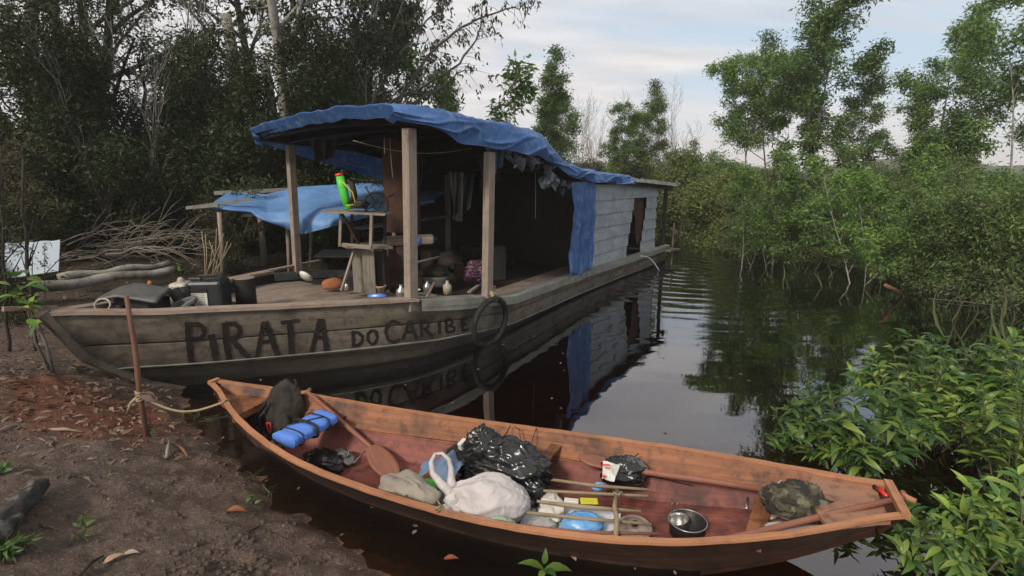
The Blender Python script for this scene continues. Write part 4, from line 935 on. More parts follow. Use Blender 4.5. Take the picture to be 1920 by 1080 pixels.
for side in (1, -1):
    def inside(u, v, side=side):
        z0 = cz(u)-.004; z1 = rk(u); z = z0+(z1-z0)*v; t = .028
        P = cw_(u, side, kz(u, z), z); g = .007*math.exp(-((v-.50)/.04)**2)
        return P-CN*side*(t-g*-1+.004*noise.noise(Vector((u*3, v*4, side))))
    inn.grid(lambda u, v: inside(u, v*.5), 110, 8, .07, CL-.04, su=4.6, sv=.2, flip=side < 0)
    ilo.grid(lambda u, v: inside(u, .5+v*.5), 110, 8, .07, CL-.04, su=4.6, sv=.2, flip=side < 0)
    def outer(u, v, side=side):
        z0 = cz(u)-.002; z1 = rk(u)-.03-.12*min(1, (CL-u)/1.5)*min(1, u/.6); z = z0+(z1-z0)*v; k = kz(u, z)-.35*max(0, -z)-.012*math.sin(v*3.1)
        e = .75*(1-endk(u)) if False else 0
        s_ = u-(.12*v if u > CL-.5 else 0)*((u-CL+.5)/.5)+(.15*v*max(0, 1-u/.6))
        return cw_(s_, side, k, z)+CN*side*.004*noise.noise(Vector((u*3, v*5, side+4)))
    out.grid(outer, 110, 12, 0, CL, su=4.6, sv=.4, flip=side > 0)
    def rimf(u, v, side=side):
        e = ((.006, -.014), (.006, 0), (-.032, .002), (-.034, -.018))[int(v*3+.01)]
        return cw_(u, side, 1, cz(u)+e[1]+.003*noise.noise(Vector((u*6, side, 1))))+CN*side*(e[0]+.003*noise.noise(Vector((u*9, side, 7))))
    rim.grid(rimf, 130, 3, -.01, CL+.0, su=4.6, sv=.12, flip=side > 0)
flo.grid(lambda u, v: cw_(u, -1, max(.02, kz(u, rk(u))-.05-.012/max(.03, cd_(u, 1)+cd_(u, -1)))*(1-2*v), rk(u)+.012*abs(noise.noise(Vector((u*2.5, v*4, 0))))), 120, 26, .1, CL-.1, su=4.5, sv=.9, flip=False)
out.grid(lambda u, v: cw_(u, -1, (kz(u, rk(u)-.04)-.02)*(1-2*v), rk(u)-.028-.12*min(1, (CL-u)/1.5)*min(1, u/.6)), 60, 4, .1, CL-.1, su=4, sv=.8)
# blunt ends
for s_, f_ in ((CL-.005, 1), (.0, -1)):
    out.grid(lambda u, v: cw_(s_-(.12*v if f_ > 0 else -.15*v), -1, 1-2*u, cz(s_)-.004-v*.10), 4, 4, su=.3, sv=.3, flip=f_ < 0)
    rim.bar(cw_(s_-.015*f_, -1, 1.0, cz(s_)-.005), cw_(s_-.015*f_, 1, 1.0, cz(s_)-.005), .04, .03)
floor_m = M['floor']
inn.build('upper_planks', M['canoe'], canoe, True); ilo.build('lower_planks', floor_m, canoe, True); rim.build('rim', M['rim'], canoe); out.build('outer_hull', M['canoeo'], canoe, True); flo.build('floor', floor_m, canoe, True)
# strake battens inside, end decks, seats
bt = MB()
for side in (1, -1): bt.grid(lambda u, v, side=side: cw_(u, side, kz(u, .17), .17)-CN*side*(.024+.006*v)+Vector((0, 0, .012*v)), 60, 1, 1.0, 3.6, su=4, sv=.05)
bt.build('seam_batten', M['canoeo'], canoe)
e1 = MB(); e1.grid(lambda u, v: cw_(.05+.44*u, -1, (.88-1.76*v), cz(.3)-.055-.02*u), 8, 8, su=.45, sv=.3, flip=False); e1.bar(cw_(.5, -1, .9, cz(.4)-.085), cw_(.5, 1, .9, cz(.4)-.085), .03, .05); e1.build('bow_board', M['canoe'], canoe)
e2 = MB(); e2.grid(lambda u, v: cw_(4.22+.28*u-.05*math.sin(v*3.14)*(1-u), -1, (.90-1.8*v), cz(4.3)-.035+.01*u), 10, 12, su=.5, sv=.4); o = e2.build('stern_board', wood('stained_board', (.34, .17, .10), (.24, .12, .075), (.06, .03, .02), 1.0, .6), canoe); solid(o, .02)
for s_, dz, ww in ((1.02, -.09, .13), (2.12, -.10, .12), (2.66, -.07, .075), (3.93, -.14, .09)):
    se = MB(); kk = kz(s_, cz(s_)+dz)-.05; se.bar(cw_(s_+.06, -1, kk, cz(s_)+dz), cw_(s_-.04, 1, kk, cz(s_)+dz), ww, .022); se.build('seat', M['canoe'], canoe, bevel=.003)
rb_ = MB()
for s_ in (1.6, 3.25): rb_.tube([cw_(s_, -1, .93, .24), cw_(s_, -1, .84, .05), cw_(s_, 1, .8, .05), cw_(s_, 1, .93, .24)], .012, 6)
# ---- canoe cargo
BEFORE_CARGO = set(o_.name for o_ in SC.collection.objects)
def CP(px, py, z): return atz(px, py, z)
YQ = lambda a: Quaternion((0, 0, 1), a)
cang = math.atan2(CU.y, CU.x)
# backpack
bc = CP(530, 800, .14); bp = thing('backpack', 'dark camouflage backpack with red buckle leaning in the canoe bow', 'backpack', bc)
q = YQ(cang-.2) @ Quaternion((1, 0, 0), -.35); jm = blob(bc+Vector((0, .04, .10)), (.17, .115, .235), q, 44, 30, .14, 2.5, .12, 50, .9); jm.build('pack_body', M['pack'], bp, True)
jm = blob(bc+Vector((.01, -.09, .02)), (.12, .05, .13), q, 30, 20, .12, 3, .08, 51, .9); jm.build('front_pocket', M['pack'], bp, True)
jm = MB()
for sx in (-.11, -.06): js = MB(); js.tube([bc+q @ Vector((sx, -.10, .17)), bc+q @ Vector((sx-.03, -.15, .05)), bc+q @ Vector((sx-.01, -.14, -.10))], .012, 6); js.build('strap', M['black'], bp, True)
jm.tube([bc+q @ Vector((-.04, .0, .30))+Vector((0, .04, .0)), bc+q @ Vector((0, .0, .345))+Vector((0, .04, 0)), bc+q @ Vector((.05, .0, .30))+Vector((0, .04, 0))], .009, 6); jm.build('carry_handle', M['black'], bp, True)
jm = MB(); c = CP(512, 792, .20)+Vector((0, -.07, .0)); jm.tube([c+Vector((-.012, 0, .03)), c+Vector((-.012, 0, .0)), c+Vector((.002, 0, -.045)), c+Vector((.015, 0, -.04)), c+Vector((.012, 0, .03)), c+Vector((-.012, 0, .03))], .0065, 6); jm.build('buckle', M['redp'], bp, True)
# rolled blue mat with straps on the first seat
a = CP(532, 826, .30); b = CP(612, 782, .31); mt_ = thing('sleeping_mat', 'bright blue folded mat tied with black cords on the canoe seat beside the backpack', 'mat', (a+b)/2)
d = (b-a).normalized(); L = (b-a).length; nx = d.cross(Vector((0, 0, 1))).normalized()
jm = MB()
def matf(u, v):
    an = 2*math.pi*v; r_ = (abs(math.cos(an))**3+abs(math.sin(an))**3)**(-1/3); k = 1-.12*abs(math.sin(u*9.42))**8
    return a+d*(L*(u*1.02-.01))+nx*math.cos(an)*r_*.105*k+Vector((0, 0, math.sin(an)*r_*.045*k+.0))
jm.grid(matf, 40, 32); jm.face([i for i in range(32)]); jm.face([40*33+i for i in reversed(range(32))]); jm.build('roll', M['matb'], mt_, True)
jm = MB()
def loop(t, r=.006):
    return [a+d*L*t+nx*math.cos(an)*.114*((abs(math.cos(an))**3+abs(math.sin(an))**3)**(-1/3))+Vector((0, 0, .052*math.sin(an)*((abs(math.cos(an))**3+abs(math.sin(an))**3)**(-1/3)))) for an in [2*math.pi*i/28 for i in range(29)]]
for t in (.18, .8): jm.tube(loop(t), .005, 5, False)
jm.tube(loop(.5), .011, 6, False); jm.tube([a+d*L*.2+Vector((0, 0, .052))-nx*.08, a+d*L*.8+Vector((0, 0, .052))+nx*.06], .004, 5); jm.build('cord', M['black'], mt_, True)
# flip flops
for px, py, an, mt, lab in ((646, 858, -.9, 'grey', 'grey flip-flop lying on the canoe floor beside the paddle blade'), (622, 872, -.8, 'black', 'dark flip-flop lying on the canoe floor below the grey one')):
    c = CP(px, py, .06); ft = thing('flip_flop', lab, 'sandal', c, 'flip-flops in the canoe'); ds = Vector((math.cos(an), math.sin(an), 0)); dn_ = Vector((-ds.y, ds.x, 0)); jm = MB()
    jm.grid(lambda u, v: c+ds*(u-.5)*.26+dn_*(v-.5)*2*(.046*math.sin(math.pi*min(1, max(0.02, .06+.9*u)))**.45*(1-.2*math.sin(u*6.28)))+Vector((0, 0, .012)), 16, 6); o = jm.build('sole', M[mt], ft, True); solid(o, .02)
    jm = MB()
    for sg in (-1, 1): jm.tube([c+ds*.06+Vector((0, 0, .03)), c+ds*.03+dn_*sg*.025+Vector((0, 0, .055)), c-ds*.04+dn_*sg*.045+Vector((0, 0, .02))], .008, 6)
    jm.build('strap', M[mt], ft, True)
jm = blob(CP(606, 862, .06), (.16, .10, .06), YQ(-.6), 34, 20, .3, 3, .25, 53, .5); one(jm, 'black_bag', M['blackp'], 'small black bag under the blue mat on the canoe floor', 'bag')
jm = MB(); jm.tube([CP(664, 868, .08), CP(688, 842, .09)], .005, 5); one(jm, 'twig', M['twig'], 'thin brown twig lying between the grey flip-flop and the paddle blade', 'twig')
# paddles
def paddle(g, n0, n1, tip, wd, label, lz=.0, grip=True):
    pt = thing('paddle', label, 'paddle', n0, 'wooden paddles in the canoe'); jm = MB()
    jm.tube([g, g.lerp(n0, .5)+Vector((0, 0, .004)), n0, n1], [.015, .017, .017, .012], 10); jm.build('shaft', M['paddle'], pt, True)
    if grip:
        d = (n0-g).normalized(); x = d.cross(Vector((0, 0, 1))).normalized(); jm = MB()
        jm.tube([g-x*.04-d*.025, g-d*.005, g+x*.04-d*.025], [.013, .018, .013], 8); jm.build('grip', M['rim'], pt, True)
    if tip is not None:
        d = (tip-n1); L = d.length; d.normalize(); x = d.cross(Vector((0, 0, 1))).normalized(); z = x.cross(d); jm = MB()
        def bl(u, v):
            w_ = wd*(max(0, math.sin(math.pi*min(1, .07+.93*u)**.75)))**.55*(.55+.45*u if u < .9 else .96)
            return n1+d*L*(u-.05)+x*(v-.5)*2*w_+z*.003
        jm.grid(bl, 26, 8, su=.4, sv=.2); o = jm.build('blade', M['floor'] if False else M['paddle'], pt, True); solid(o, .014)
paddle(CP(577, 736, .40), CP(688, 832, .15), CP(698, 840, .14), CP(744, 903, .085), .115, 'paddle leaning over the far rim with its broad oval blade on the canoe floor')
paddle(CP(1448, 921, .30), CP(1215, 886, .27), CP(1150, 872, .25), CP(1082, 856, .26), .095, 'paddle lying along the far side with its pointed blade under the black food bag', grip=False)
paddle(CP(1696, 933, .42), CP(1420, 998, .30), CP(1340, 1014, .24), None, .06, 'paddle shaft resting across the stern board with its grip on the stern tip')
# cloth, ball, jeans
def sheetobj(name, mat, label, cat, corners, **k):
    o = one(sheet(corners, **k), name, M[mat], label, cat); return o
jm = blob(CP(765, 932, .24), (.19, .12, .12), YQ(cang-.15), 56, 34, .28, 2.0, .16, 60, .4); one(jm, 'taupe_shirt', M['greyc'], 'rumpled taupe shirt bunched over the near rim of the canoe', 'shirt')
jm = MB(); c = CP(801, 918, .22); bq = thing('green_ball', 'round lime green cloth ball beside the taupe shirt', 'ball', c); jm = blob(c, (.062, .062, .062), None, 24, 16, .05, 2, .03, 61, 1); jm.build('ball_body', M['green'], bq, True)
jm = MB(); jm.tube([c+Vector((math.cos(t)*.063*.7-.025, -.03-.02*math.sin(t), .063*math.sin(t))) for t in [i*.33 for i in range(10)]], .004, 5); jm.build('cord', M['black'], bq, True)
sheetobj('denim_jeans', 'jean', 'folded blue grey denim behind the white bag handles', 'jeans', [CP(790, 900, .12), CP(835, 850, .24), CP(868, 870, .26), CP(835, 925, .16)], fold=.028, sc=5, sd=3, z=.06)
one(blob(CP(818, 890, .13), (.13, .09, .09), YQ(.9), 34, 22, .25, 2, .16, 63, .7), 'blue_trousers', M['jean'], 'rumpled blue trousers on the seat between shirt and white bag', 'trousers')
# white carrier bag with loop handles
wc_ = CP(908, 940, .23); wb = thing('white_carrier_bag', 'full white plastic carrier bag with knotted loop handles in mid canoe', 'bag', wc_)
def wbag(u, v):
    a_ = 2*math.pi*u; e = math.pi*(v-.5); d = Vector((math.cos(e)*math.cos(a_), math.cos(e)*math.sin(a_), math.sin(e)))
    tp_ = max(0, -d.x); k = 1+.16*fn3(d, 1.5, 8)+.085*(1-abs(math.sin(4.5*math.atan2(d.z, d.y)+1.6*fn3(d, 1.4, 6)+.8*d.x)))**2*(1-.6*max(0, d.x))+.045*(1-min(1, abs(fn3(Vector((d.x, d.y*1.6, d.z*1.6)), 3.0, 9))*3.2))**3+.22*max(0, d.x-.7)
    x = d.x*.235*(1+.15*tp_); sq = 1-.45*tp_**1.5+.08*max(0, d.x); cr = 1+.05*math.sin(9*math.atan2(d.z, d.y))*tp_
    return wc_+YQ(cang+.12) @ Vector((x*k, d.y*.155*k*sq*cr, max(-.07, d.z*.15*k*sq*cr)+.02*d.x))
jm = MB(); jm.grid(wbag, 70, 46); jm.build('bag_body', M['whitep'], wb, True)
jm = MB(); nk = CP(848, 925, .28)
hpts = [nk, CP(828, 908, .31), CP(812, 888, .35), CP(808, 868, .38), CP(815, 852, .40), CP(829, 850, .40), CP(842, 862, .39), CP(846, 880, .36), CP(846, 900, .33), nk+Vector((.0, .02, .02))]
jm.tube(hpts, [.035, .026, .019, .014, .011, .010, .013, .017, .024, .03], 8); one_ = jm.build('handle', M['whitep'], wb, True)
jm = blob(nk+Vector((.005, -.02, -.03)), (.05, .04, .05), None, 30, 20, .2, 3, .3, 65, 1); jm.build('knot', M['whitep'], wb, True)
jm = blob(CP(850, 965, .20), (.07, .05, .06), None, 30, 20, .2, 3, .25, 66, 1); jm.build('bag_corner', M['whitep'], wb, True)
# black tarp bundle
kb = CP(935, 885, .20); bt_ = thing('black_plastic_bundle', 'large glossy crumpled black plastic bundle behind the white carrier bag', 'bundle', kb)
blob(kb+Vector((.02, .02, .04)), (.31, .17, .17), YQ(cang-.25), 90, 60, .25, 2.6, .20, 70, .8, .75).build('bundle_body', M['blackp'], bt_, True)
blob(CP(908, 842, .34), (.115, .09, .13), YQ(.2), 60, 40, .25, 2.6, .26, 71, 1, .75).build('bundle_top', M['blackp'], bt_, True)
blob(CP(985, 925, .16), (.13, .10, .12), YQ(-.6), 60, 40, .25, 2.6, .22, 72, 1, .75).build('bundle_end', M['blackp'], bt_, True)
one(blob(CP(860, 850, .24), (.08, .06, .06), YQ(.3), 30, 20, .2, 2.6, .15, 73, .8), 'black_pouch', M['pack'], 'small black pouch left of the black plastic bundle', 'pouch')
jm = MB(); jm.bar(CP(862, 836, .33)+Vector((0, -.02, 0)), CP(874, 824, .35)+Vector((0, -.02, 0)), .03, .05); one(jm, 'white_tag', M['cup'], 'small white card stuck beside the top of the black bundle', 'tag', None, False, .004)
one(blob(CP(972, 848, .27), (.085, .06, .075), YQ(-.3), 40, 26, .2, 2, .12, 74, .9), 'blue_bag', M['bluep'], 'small bright blue plastic bag behind the black bundle', 'bag')
jm = MB()
for a0, b0, c0 in (((938, 824, .27), (950, 812, .3), (957, 798, .32)), ((976, 824, .27), (974, 806, .31), (965, 800, .32)), ((994, 838, .25), (1000, 820, .29), (1006, 803, .31))): jm.tube([CP(*a0), CP(*b0), CP(*c0)], .0035, 4)
jm.build('rim_cord', M['black'], canoe)
one(blob(CP(943, 982, .27), (.07, .04, .03), YQ(cang), 36, 22, .25, 2.6, .25, 75, .7), 'mint_cloth', M['mint'], 'small mint green cloth on the near canoe rim', 'cloth')
jm = MB(); hp = [CP(816, 930, .28), CP(824, 945, .30), CP(828, 958, .30), CP(818, 962, .31), CP(816, 957, .31), CP(824, 952, .31)]; jm.tube(hp, .004, 5); one(jm, 'loose_string', M['rope'], 'loose yellowish string by the taupe shirt on the near rim', 'string')
# pole grate: five sticks and a crosspiece
gt = thing('stick_rack', 'rack of five thin sticks tied to a forked crosspiece, lying over the white board', 'rack', CP(1110, 960, .22))
SK = [((1012, 896), (1109, 910), (1214, 918)), ((1019, 920), (1110, 925), (1215, 930)), ((1007, 940), (1085, 950), (1202, 959)), ((970, 959), (1090, 972), (1221, 983)), ((965, 985), (1090, 998), (1234, 1001))]
for k, (a, b, c) in enumerate(SK):
    jm = MB(); z_ = .235-.012*(k % 2); jm.tube([CP(*a, z_), CP(*b, z_+.005), CP(*c, z_-.002)], [.0085, .0095+.004*(k == 2), .008], 7); jm.build('stick', M['tint'] if k != 4 else M['paddle'], gt, True)
jm = MB(); jm.tube([CP(1157, 921, .26), CP(1152, 950, .262), CP(1157, 975, .258), CP(1154, 1013, .262)], [.013, .012, .014, .013], 8); jm.tube([CP(1157, 930, .26), CP(1166, 922, .27)], [.01, .007], 6); jm.build('crosspiece', M['tint'], gt, True)
for (x_, y_) in ((1155, 926), (1154, 956), (1156, 979), (1155, 1000)): jm = MB(); jm.tube([CP(x_-6, y_-5, .255), CP(x_, y_, .278), CP(x_+6, y_+6, .255)], .004, 5); jm.build('lashing', M['rope'], gt, True)
jm = MB(); jm.bar(CP(985, 960, .12), CP(1160, 992, .12), .26, .025); one(jm, 'foam_board', M['foam'], 'flat white foam board under the stick rack', 'board', None, False, .004)
jm = MB(); jm.bar(CP(1058, 940, .22), CP(1085, 943, .22), .035, .03); one(jm, 'white_packet', M['cup'], 'small white packet next to the scouring sponge', 'packet', None, False, .003)
sg_ = CP(1104, 940, .24); st_ = thing('sponge', 'scouring sponge, yellow above dark green, lying on the sticks', 'sponge', sg_)
jm = MB(); jm.bar(CP(1088, 939, .235), CP(1121, 940, .235), .055, .022); jm.build('scouring_pad', M['dgreen'], st_, bevel=.004); jm = MB(); jm.bar(CP(1088, 939, .252), CP(1121, 940, .252), .055, .007); jm.build('foam', M['yellow'], st_, bevel=.004)
one(blob(CP(1032, 955, .15), (.075, .10, .06), YQ(.1), 46, 30, .3, 1.8, .35, 80, .7), 'crumpled_paper', M['whitec'], 'crumpled pale paper bag under the left ends of the sticks', 'paper bag')
one(blob(CP(1022, 985, .14), (.07, .06, .04), YQ(.7), 46, 30, .3, 1.8, .35, 81, .7), 'white_rag', M['greyl'], 'pale grey rag on the foam board below the sticks', 'rag')
one(blob(CP(1092, 984, .165), (.115, .085, .06), YQ(-.1), 56, 36, .12, 2.2, .13, 82, .7), 'light_blue_bag', M['bluel'], 'round light blue plastic bag lying under the sticks', 'bag')
# pot lid, plate, cook pot with cup
lc = CP(1190, 990, .12); lt = thing('pot_lid', 'worn metal pot lid with black knob by the stick ends', 'lid', lc); jm = MB(); q = Quaternion((1, 0, 0), .12)
jm.lathe([(0, .018), (.03, .02), (.06, .018), (.075, .008), (.088, .006), (.092, .010), (.094, .004), (.09, -.002)], lc, 32, q); jm.build('lid_disc', M['clay'] if False else metal('dull_tin_lid', (.34, .26, .2), (.25, .18, .14), .5, .5), lt, True)
jm = MB(); jm.lathe([(0, .042), (.016, .04), (.02, .03), (.012, .018)], lc, 16, q); jm.build('knob', M['black'], lt, True)
jm = MB(); jm.lathe([(0, 0), (.045, 0), (.06, .012), (.057, .014), (.04, .004), (0, .004)], CP(1185, 1009, .13), 24); one(jm, 'saucer', metal('dull_saucer', (.42, .36, .28), (.3, .25, .2), .5, .3), 'small pale saucer half under the lowest stick near the rim', 'saucer')
pc = CP(1287, 1012, .05); pt = thing('cooking_pot', 'sooty round cooking pot with bright rim standing on the canoe floor', 'pot', pc)
jm = MB(); jm.lathe([(0, 0), (.08, 0), (.093, .02), (.096, .10), (.101, .115), (.099, .118), (.092, .112), (.088, .03), (0, .02)], pc, 36); jm.build('pot_body', M['soot'], pt, True)
jm = MB(); jm.tube([pc+Vector((.1*math.cos(t), .1*math.sin(t), .118)) for t in [2*math.pi*i/36 for i in range(37)]], .0035, 6, False); jm.build('rim', M['steel'], pt, True)
kc = pc+Vector((-.035, .01, .045)); ct_ = thing('tin_cup', 'small metal cup with wire handle standing inside the cooking pot', 'cup', kc); jm = MB(); q = Quaternion((0, 1, 0), -.2)
jm.lathe([(0, 0), (.045, 0), (.05, .07), (.056, .08), (.052, .082), (.045, .07), (.04, .006), (0, .006)], kc, 26, q); jm.build('cup_body', M['steel'], ct_, True)
jm = MB()
for t in (-.012, .018): jm.tube([kc+Vector((t-.02, .05, .07)), kc+Vector((t-.025, .065, .12)), kc+Vector((t-.02, .06, .13))], .003, 5)
jm.build('handle', M['steel'], ct_, True)
# black food bag with white print
fb = CP(1166, 893, .20); ft = thing('black_food_bag', 'thin black plastic bag with a white and red printed packet showing, on the paddle blade', 'bag', fb)
blob(fb+Vector((.01, 0, .03)), (.135, .10, .085), YQ(-.15), 70, 46, .2, 2.8, .22, 85, .8, .75).build('bag_body', M['blackp'], ft, True)
blob(fb+Vector((.07, .01, .045)), (.085, .08, .07), YQ(-.15), 50, 30, .2, 3.4, .16, 86, .8).build('bag_fold', cloth('clear_plastic_wrap', (.12, .115, .11), (.035, .033, .03), .2, 16, .5, .7, bd=.01, bsc=26), ft, True)
jm = sheet([CP(1128, 900, .29), CP(1130, 868, .32), CP(1163, 872, .32), CP(1152, 903, .29)], 20, 16, .008, 12, 4, .012, .2, .02); pk = jm.build('printed_packet', M['cup'], ft, True)
jm = MB(); 
for (x_, y_, w_, h_) in ((1136, 871, .045, .012), (1139, 877, .03, .006)): c = CP(x_, y_, .338); jm.bar(c-Vector((w_/2, 0, 0)), c+Vector((w_/2, -.004, 0)), h_, .003)
c = CP(1133, 893, .315); jm.lathe([(0, .003), (.011, .003), (.011, -.003)], c, 12); jm.build('red_print', M['redp'], ft)
blob(CP(1122, 912, .20), (.045, .03, .022), YQ(.5), 24, 16, .15, 2, .1, 87, 1).build('blue_corner', M['bluel'], ft, True)
jm = MB(); jm.tube([CP(1176, 862, .27), CP(1190, 856, .30), CP(1198, 850, .31)], [.006, .004, .003], 5); one(jm, 'bag_tie', M['black'], 'black twisted tie end sticking up from the food bag', 'tie')
# camo cloth, white and grey cloth near the stern
one(blob(CP(1492, 940, .34), (.15, .10, .10), YQ(cang+.1), 66, 44, .25, 2.4, .30, 90, .6), 'camouflage_jacket', M['camo'], 'crumpled camouflage jacket on the last canoe seat', 'jacket')
sheetobj('white_towel', 'whitec', 'white towel spilling from under the camouflage jacket', 'towel', [CP(1425, 980, .10), CP(1440, 915, .32), CP(1478, 912, .34), CP(1478, 985, .16)], fold=.028, sc=9, sd=13, z=.03, nu=46, nv=40)
one(blob(CP(1440, 968, .15), (.06, .05, .04), YQ(.5), 40, 26, .25, 2.6, .3, 91, .7), 'white_cloth', M['whitec'], 'small bunched white cloth left of the camouflage jacket', 'cloth')
one(blob(CP(1490, 998, .22), (.16, .05, .045), YQ(cang+.35), 60, 30, .3, 2.4, .28, 92, .5), 'grey_cloth', M['greyl'], 'long rumpled pale grey cloth between paddle shaft and near rim', 'cloth')
rl = CP(1658, 928, .38); rt = thing('red_lighter', 'small bright red lighter lying on the stern board', 'lighter', rl); jm = MB(); jm.tube([rl+Vector((-.012, .03, .015)), rl+Vector((.008, -.03, .0))], .014, 10); jm.build('lighter_body', M['redp'], rt, True)
jm = MB(); jm.tube([rl+Vector((-.012, .03, .015)), rl+Vector((-.024, .055, .022))], .011, 8); jm.build('cap', M['black'], rt, True)
jm = MB(); jm.tube([CP(1402, 930, .2), CP(1398, 960, .1), CP(1390, 975, .07)], [.006, .008, .012], 6); one(jm, 'spoon', M['steel'], 'dark metal spoon hanging below the last seat', 'spoon')

for o_ in SC.collection.objects:
    if o_.type == 'MESH' and o_.name not in BEFORE_CARGO and not o_.name.startswith(('shaft', 'grip', 'blade', 'rim_cord')): keep_in(o_)
# ---------------------------------------------------------------- things on the bank
s0 = atz(278, 832, .10); s0.z = gz(s0.x, s0.y)-.05; tp_ = aty(237, 556, s0.y+.02); md_ = aty(262, 740, s0.y+.01)
stt = thing('mooring_stake', 'thin reddish wooden stake driven into the mud in front of the bow', 'stake', (s0.x, s0.y, s0.z+.05)); jm = MB()
jm.tube([s0, md_, md_.lerp(tp_, .5)+Vector((.012, 0, 0)), tp_], [.019, .018, .018, .014], 8); jm.build('pole', M['red'], stt, True)
jm = MB()
for k in range(5): jm.tube([md_+Vector((.024*math.cos(t), .024*math.sin(t), .012*k-.03+.01*math.sin(t+k))) for t in [i*.6 for i in range(12)]], .007, 5)
jm.tube([md_, md_+Vector((-.05, -.03, -.05)), md_+Vector((-.08, -.04, -.12))], [.012, .01, .006], 6); jm.build('rope_lashing', M['rope'], stt, True)
jm = MB(); e = cw_(.36, 1, 1.0, cz(.36)+.0); L = [md_.lerp(e, t)+Vector((0, 0, -.12*math.sin(math.pi*t)*(1-.3*t))) for t in [i/14 for i in range(15)]]
jm.tube(L, .009, 6); jm.tube([e+CN*.01, e+Vector((0, 0, .01)), e-CN*.04+Vector((0, 0, .008)), e-CN*.045-Vector((0, 0, .05))], .008, 5); one(jm, 'mooring_rope', M['rope'], 'thin rope from the reddish stake to the canoe bow', 'rope')
def leafs(name, pts, dirs, sizes, mat, label, cat, tpl='n2', up=.8, seed=3, group=None, stems=None, kind=None, uprand=1.0):
    c = Vector(pts[0]); r = thing(name, label, cat, (c.x, c.y, c.z), group)
    if stems:
        m = MB()
        for s_, rd in stems: m.tube(s_, rd, 6)
        m.build('stem', stems_mat, r, True)
    me = leaf_mesh('leaves', pts, dirs, sizes, tpl, mat, up, seed, uprand); o = link(bpy.data.objects.new('leaves', me)); adopt(o, r); return r
stems_mat = M['bark']
rr = random.Random(5)
leafs('leafy_shoot', [tuple(md_+Vector((.02*k, -.01, .02*k))) for k in range(3)], [(1, -.1, .2), (.9, -.2, -.6), (.7, -.4, .6)], [.14, .13, .11], LF['dead'], 'wilted dry leaves caught where the rope meets the stake', 'leaves')
# green leafed sapling left of the bow
b0 = atz(97, 706, .40); b0.z = gz(b0.x, b0.y)-.02; t0 = aty(58, 575, b0.y); t1 = aty(45, 555, b0.y+.1)
pts = []; dirs = []; sz = []
for k in range(26):
    q = k/26; c = t0 if k % 2 else t1; a = rr.random()*6.28
    pts.append((c.x+rr.gauss(0, .05), c.y+rr.gauss(0, .05), c.z+rr.gauss(0, .07))); dirs.append((math.cos(a), math.sin(a), rr.uniform(-.5, .5))); sz.append(rr.uniform(.11, .19))
mid = aty(66, 640, b0.y); leafs('green_sapling', pts, dirs, sz, LF['near'], 'small sapling with shiny green leaves just left of the houseboat bow', 'sapling', stems=[([b0, mid, t0], [.012, .010, .006]), ([b0+Vector((.02, 0, 0)), aty(88, 650, b0.y), aty(72, 610, b0.y)], [.014, .012, .01]), ([mid, t1], [.007, .004])])
# bare stems at left edge
for (x0_, y0_, x1_, y1_, Y, r_, lab) in ((60, 640, 44, 400, 5.0, .022, 'slim dark sapling stem standing in front of the pale board'), (10, 640, 2, 380, 4.9, .016, 'thin stem at the far left edge beside the pale board')):
    a = aty(x0_, y0_, Y); b = aty(x1_, y1_, Y); a.z = gz(a.x, a.y)-.1; r = thing('thin_sapling', lab, 'sapling', (a.x, a.y, a.z+.1)); jm = MB()
    n_ = 8; pp = [a.lerp(b, i/n_)+Vector((.015*math.sin(i*2.1), 0, 0)) for i in range(n_+1)]; pp.append(b+Vector((.0, .1, .5))); jm.tube(pp, [r_*(1-.5*i/(n_+1)) for i in range(n_+2)], 7)
    for k in range(6):
        q = pp[4+k//2]; jm.tube([q, q+Vector((rr.uniform(-.3, .3), .1, .3))], [.007, .003], 4)
    jm.build('stem', M['barkd'], r, True)
    P = [tuple(pp[3+k % 6]+Vector((rr.gauss(0, .16), rr.gauss(0, .12), rr.gauss(.1, .15)))) for k in range(70)]
    me = leaf_mesh('leaves', P, [(rr.gauss(0, 1), rr.gauss(0, 1), rr.gauss(-.2, .4)) for _ in P], [rr.uniform(.04, .09) for _ in P], 'm', LF['forest2'], .4, 5); o = link(bpy.data.objects.new('leaves', me)); adopt(o, r)
# pale board
sgn = thing('pale_board', 'rectangular pale blue grey board leaning behind thin stems at the left', 'board', aty(60, 520, 5.6)); jm = MB()
c = [aty(4, 524, 5.6), aty(110, 508, 5.75), aty(113, 450, 5.8), aty(4, 457, 5.65)]
jm.grid(lambda u, v: c[0].lerp(c[1], u).lerp(c[3].lerp(c[2], u), v)+Vector((0, 0, .005*math.sin(u*20)*(v > .9))), 12, 6); o = jm.build('panel', M['sign'], sgn); solid(o, .012)
rr2 = random.Random(8); P = []; 
for k in range(60): t = rr2.random(); P.append(tuple(aty(84+rr2.gauss(0, 5)*(1-t*.6), 500-42*t, 5.55)))
for k in range(40): t = rr2.random(); P.append(tuple(aty(60+rr2.gauss(0, 5), 505-45*t, 5.5)))
me = leaf_mesh('leaves', P, [(rr2.gauss(0, 1), .1, rr2.gauss(.3, 1)) for _ in P], [.035]*len(P), 'm', LF['forest'], .2, 2)
pl = thing('slender_weed', 'slender leafy weed growing in front of the pale board', 'weed', aty(84, 520, 5.55)); o = link(bpy.data.objects.new('leaves', me)); adopt(o, pl)
jm = MB(); jm.tube([aty(84, 560, 5.55), aty(84, 458, 5.55)], [.005, .002], 4); jm.tube([aty(60, 560, 5.5), aty(61, 460, 5.5)], [.005, .002], 4); jm.build('stem', M['barkd'], pl)
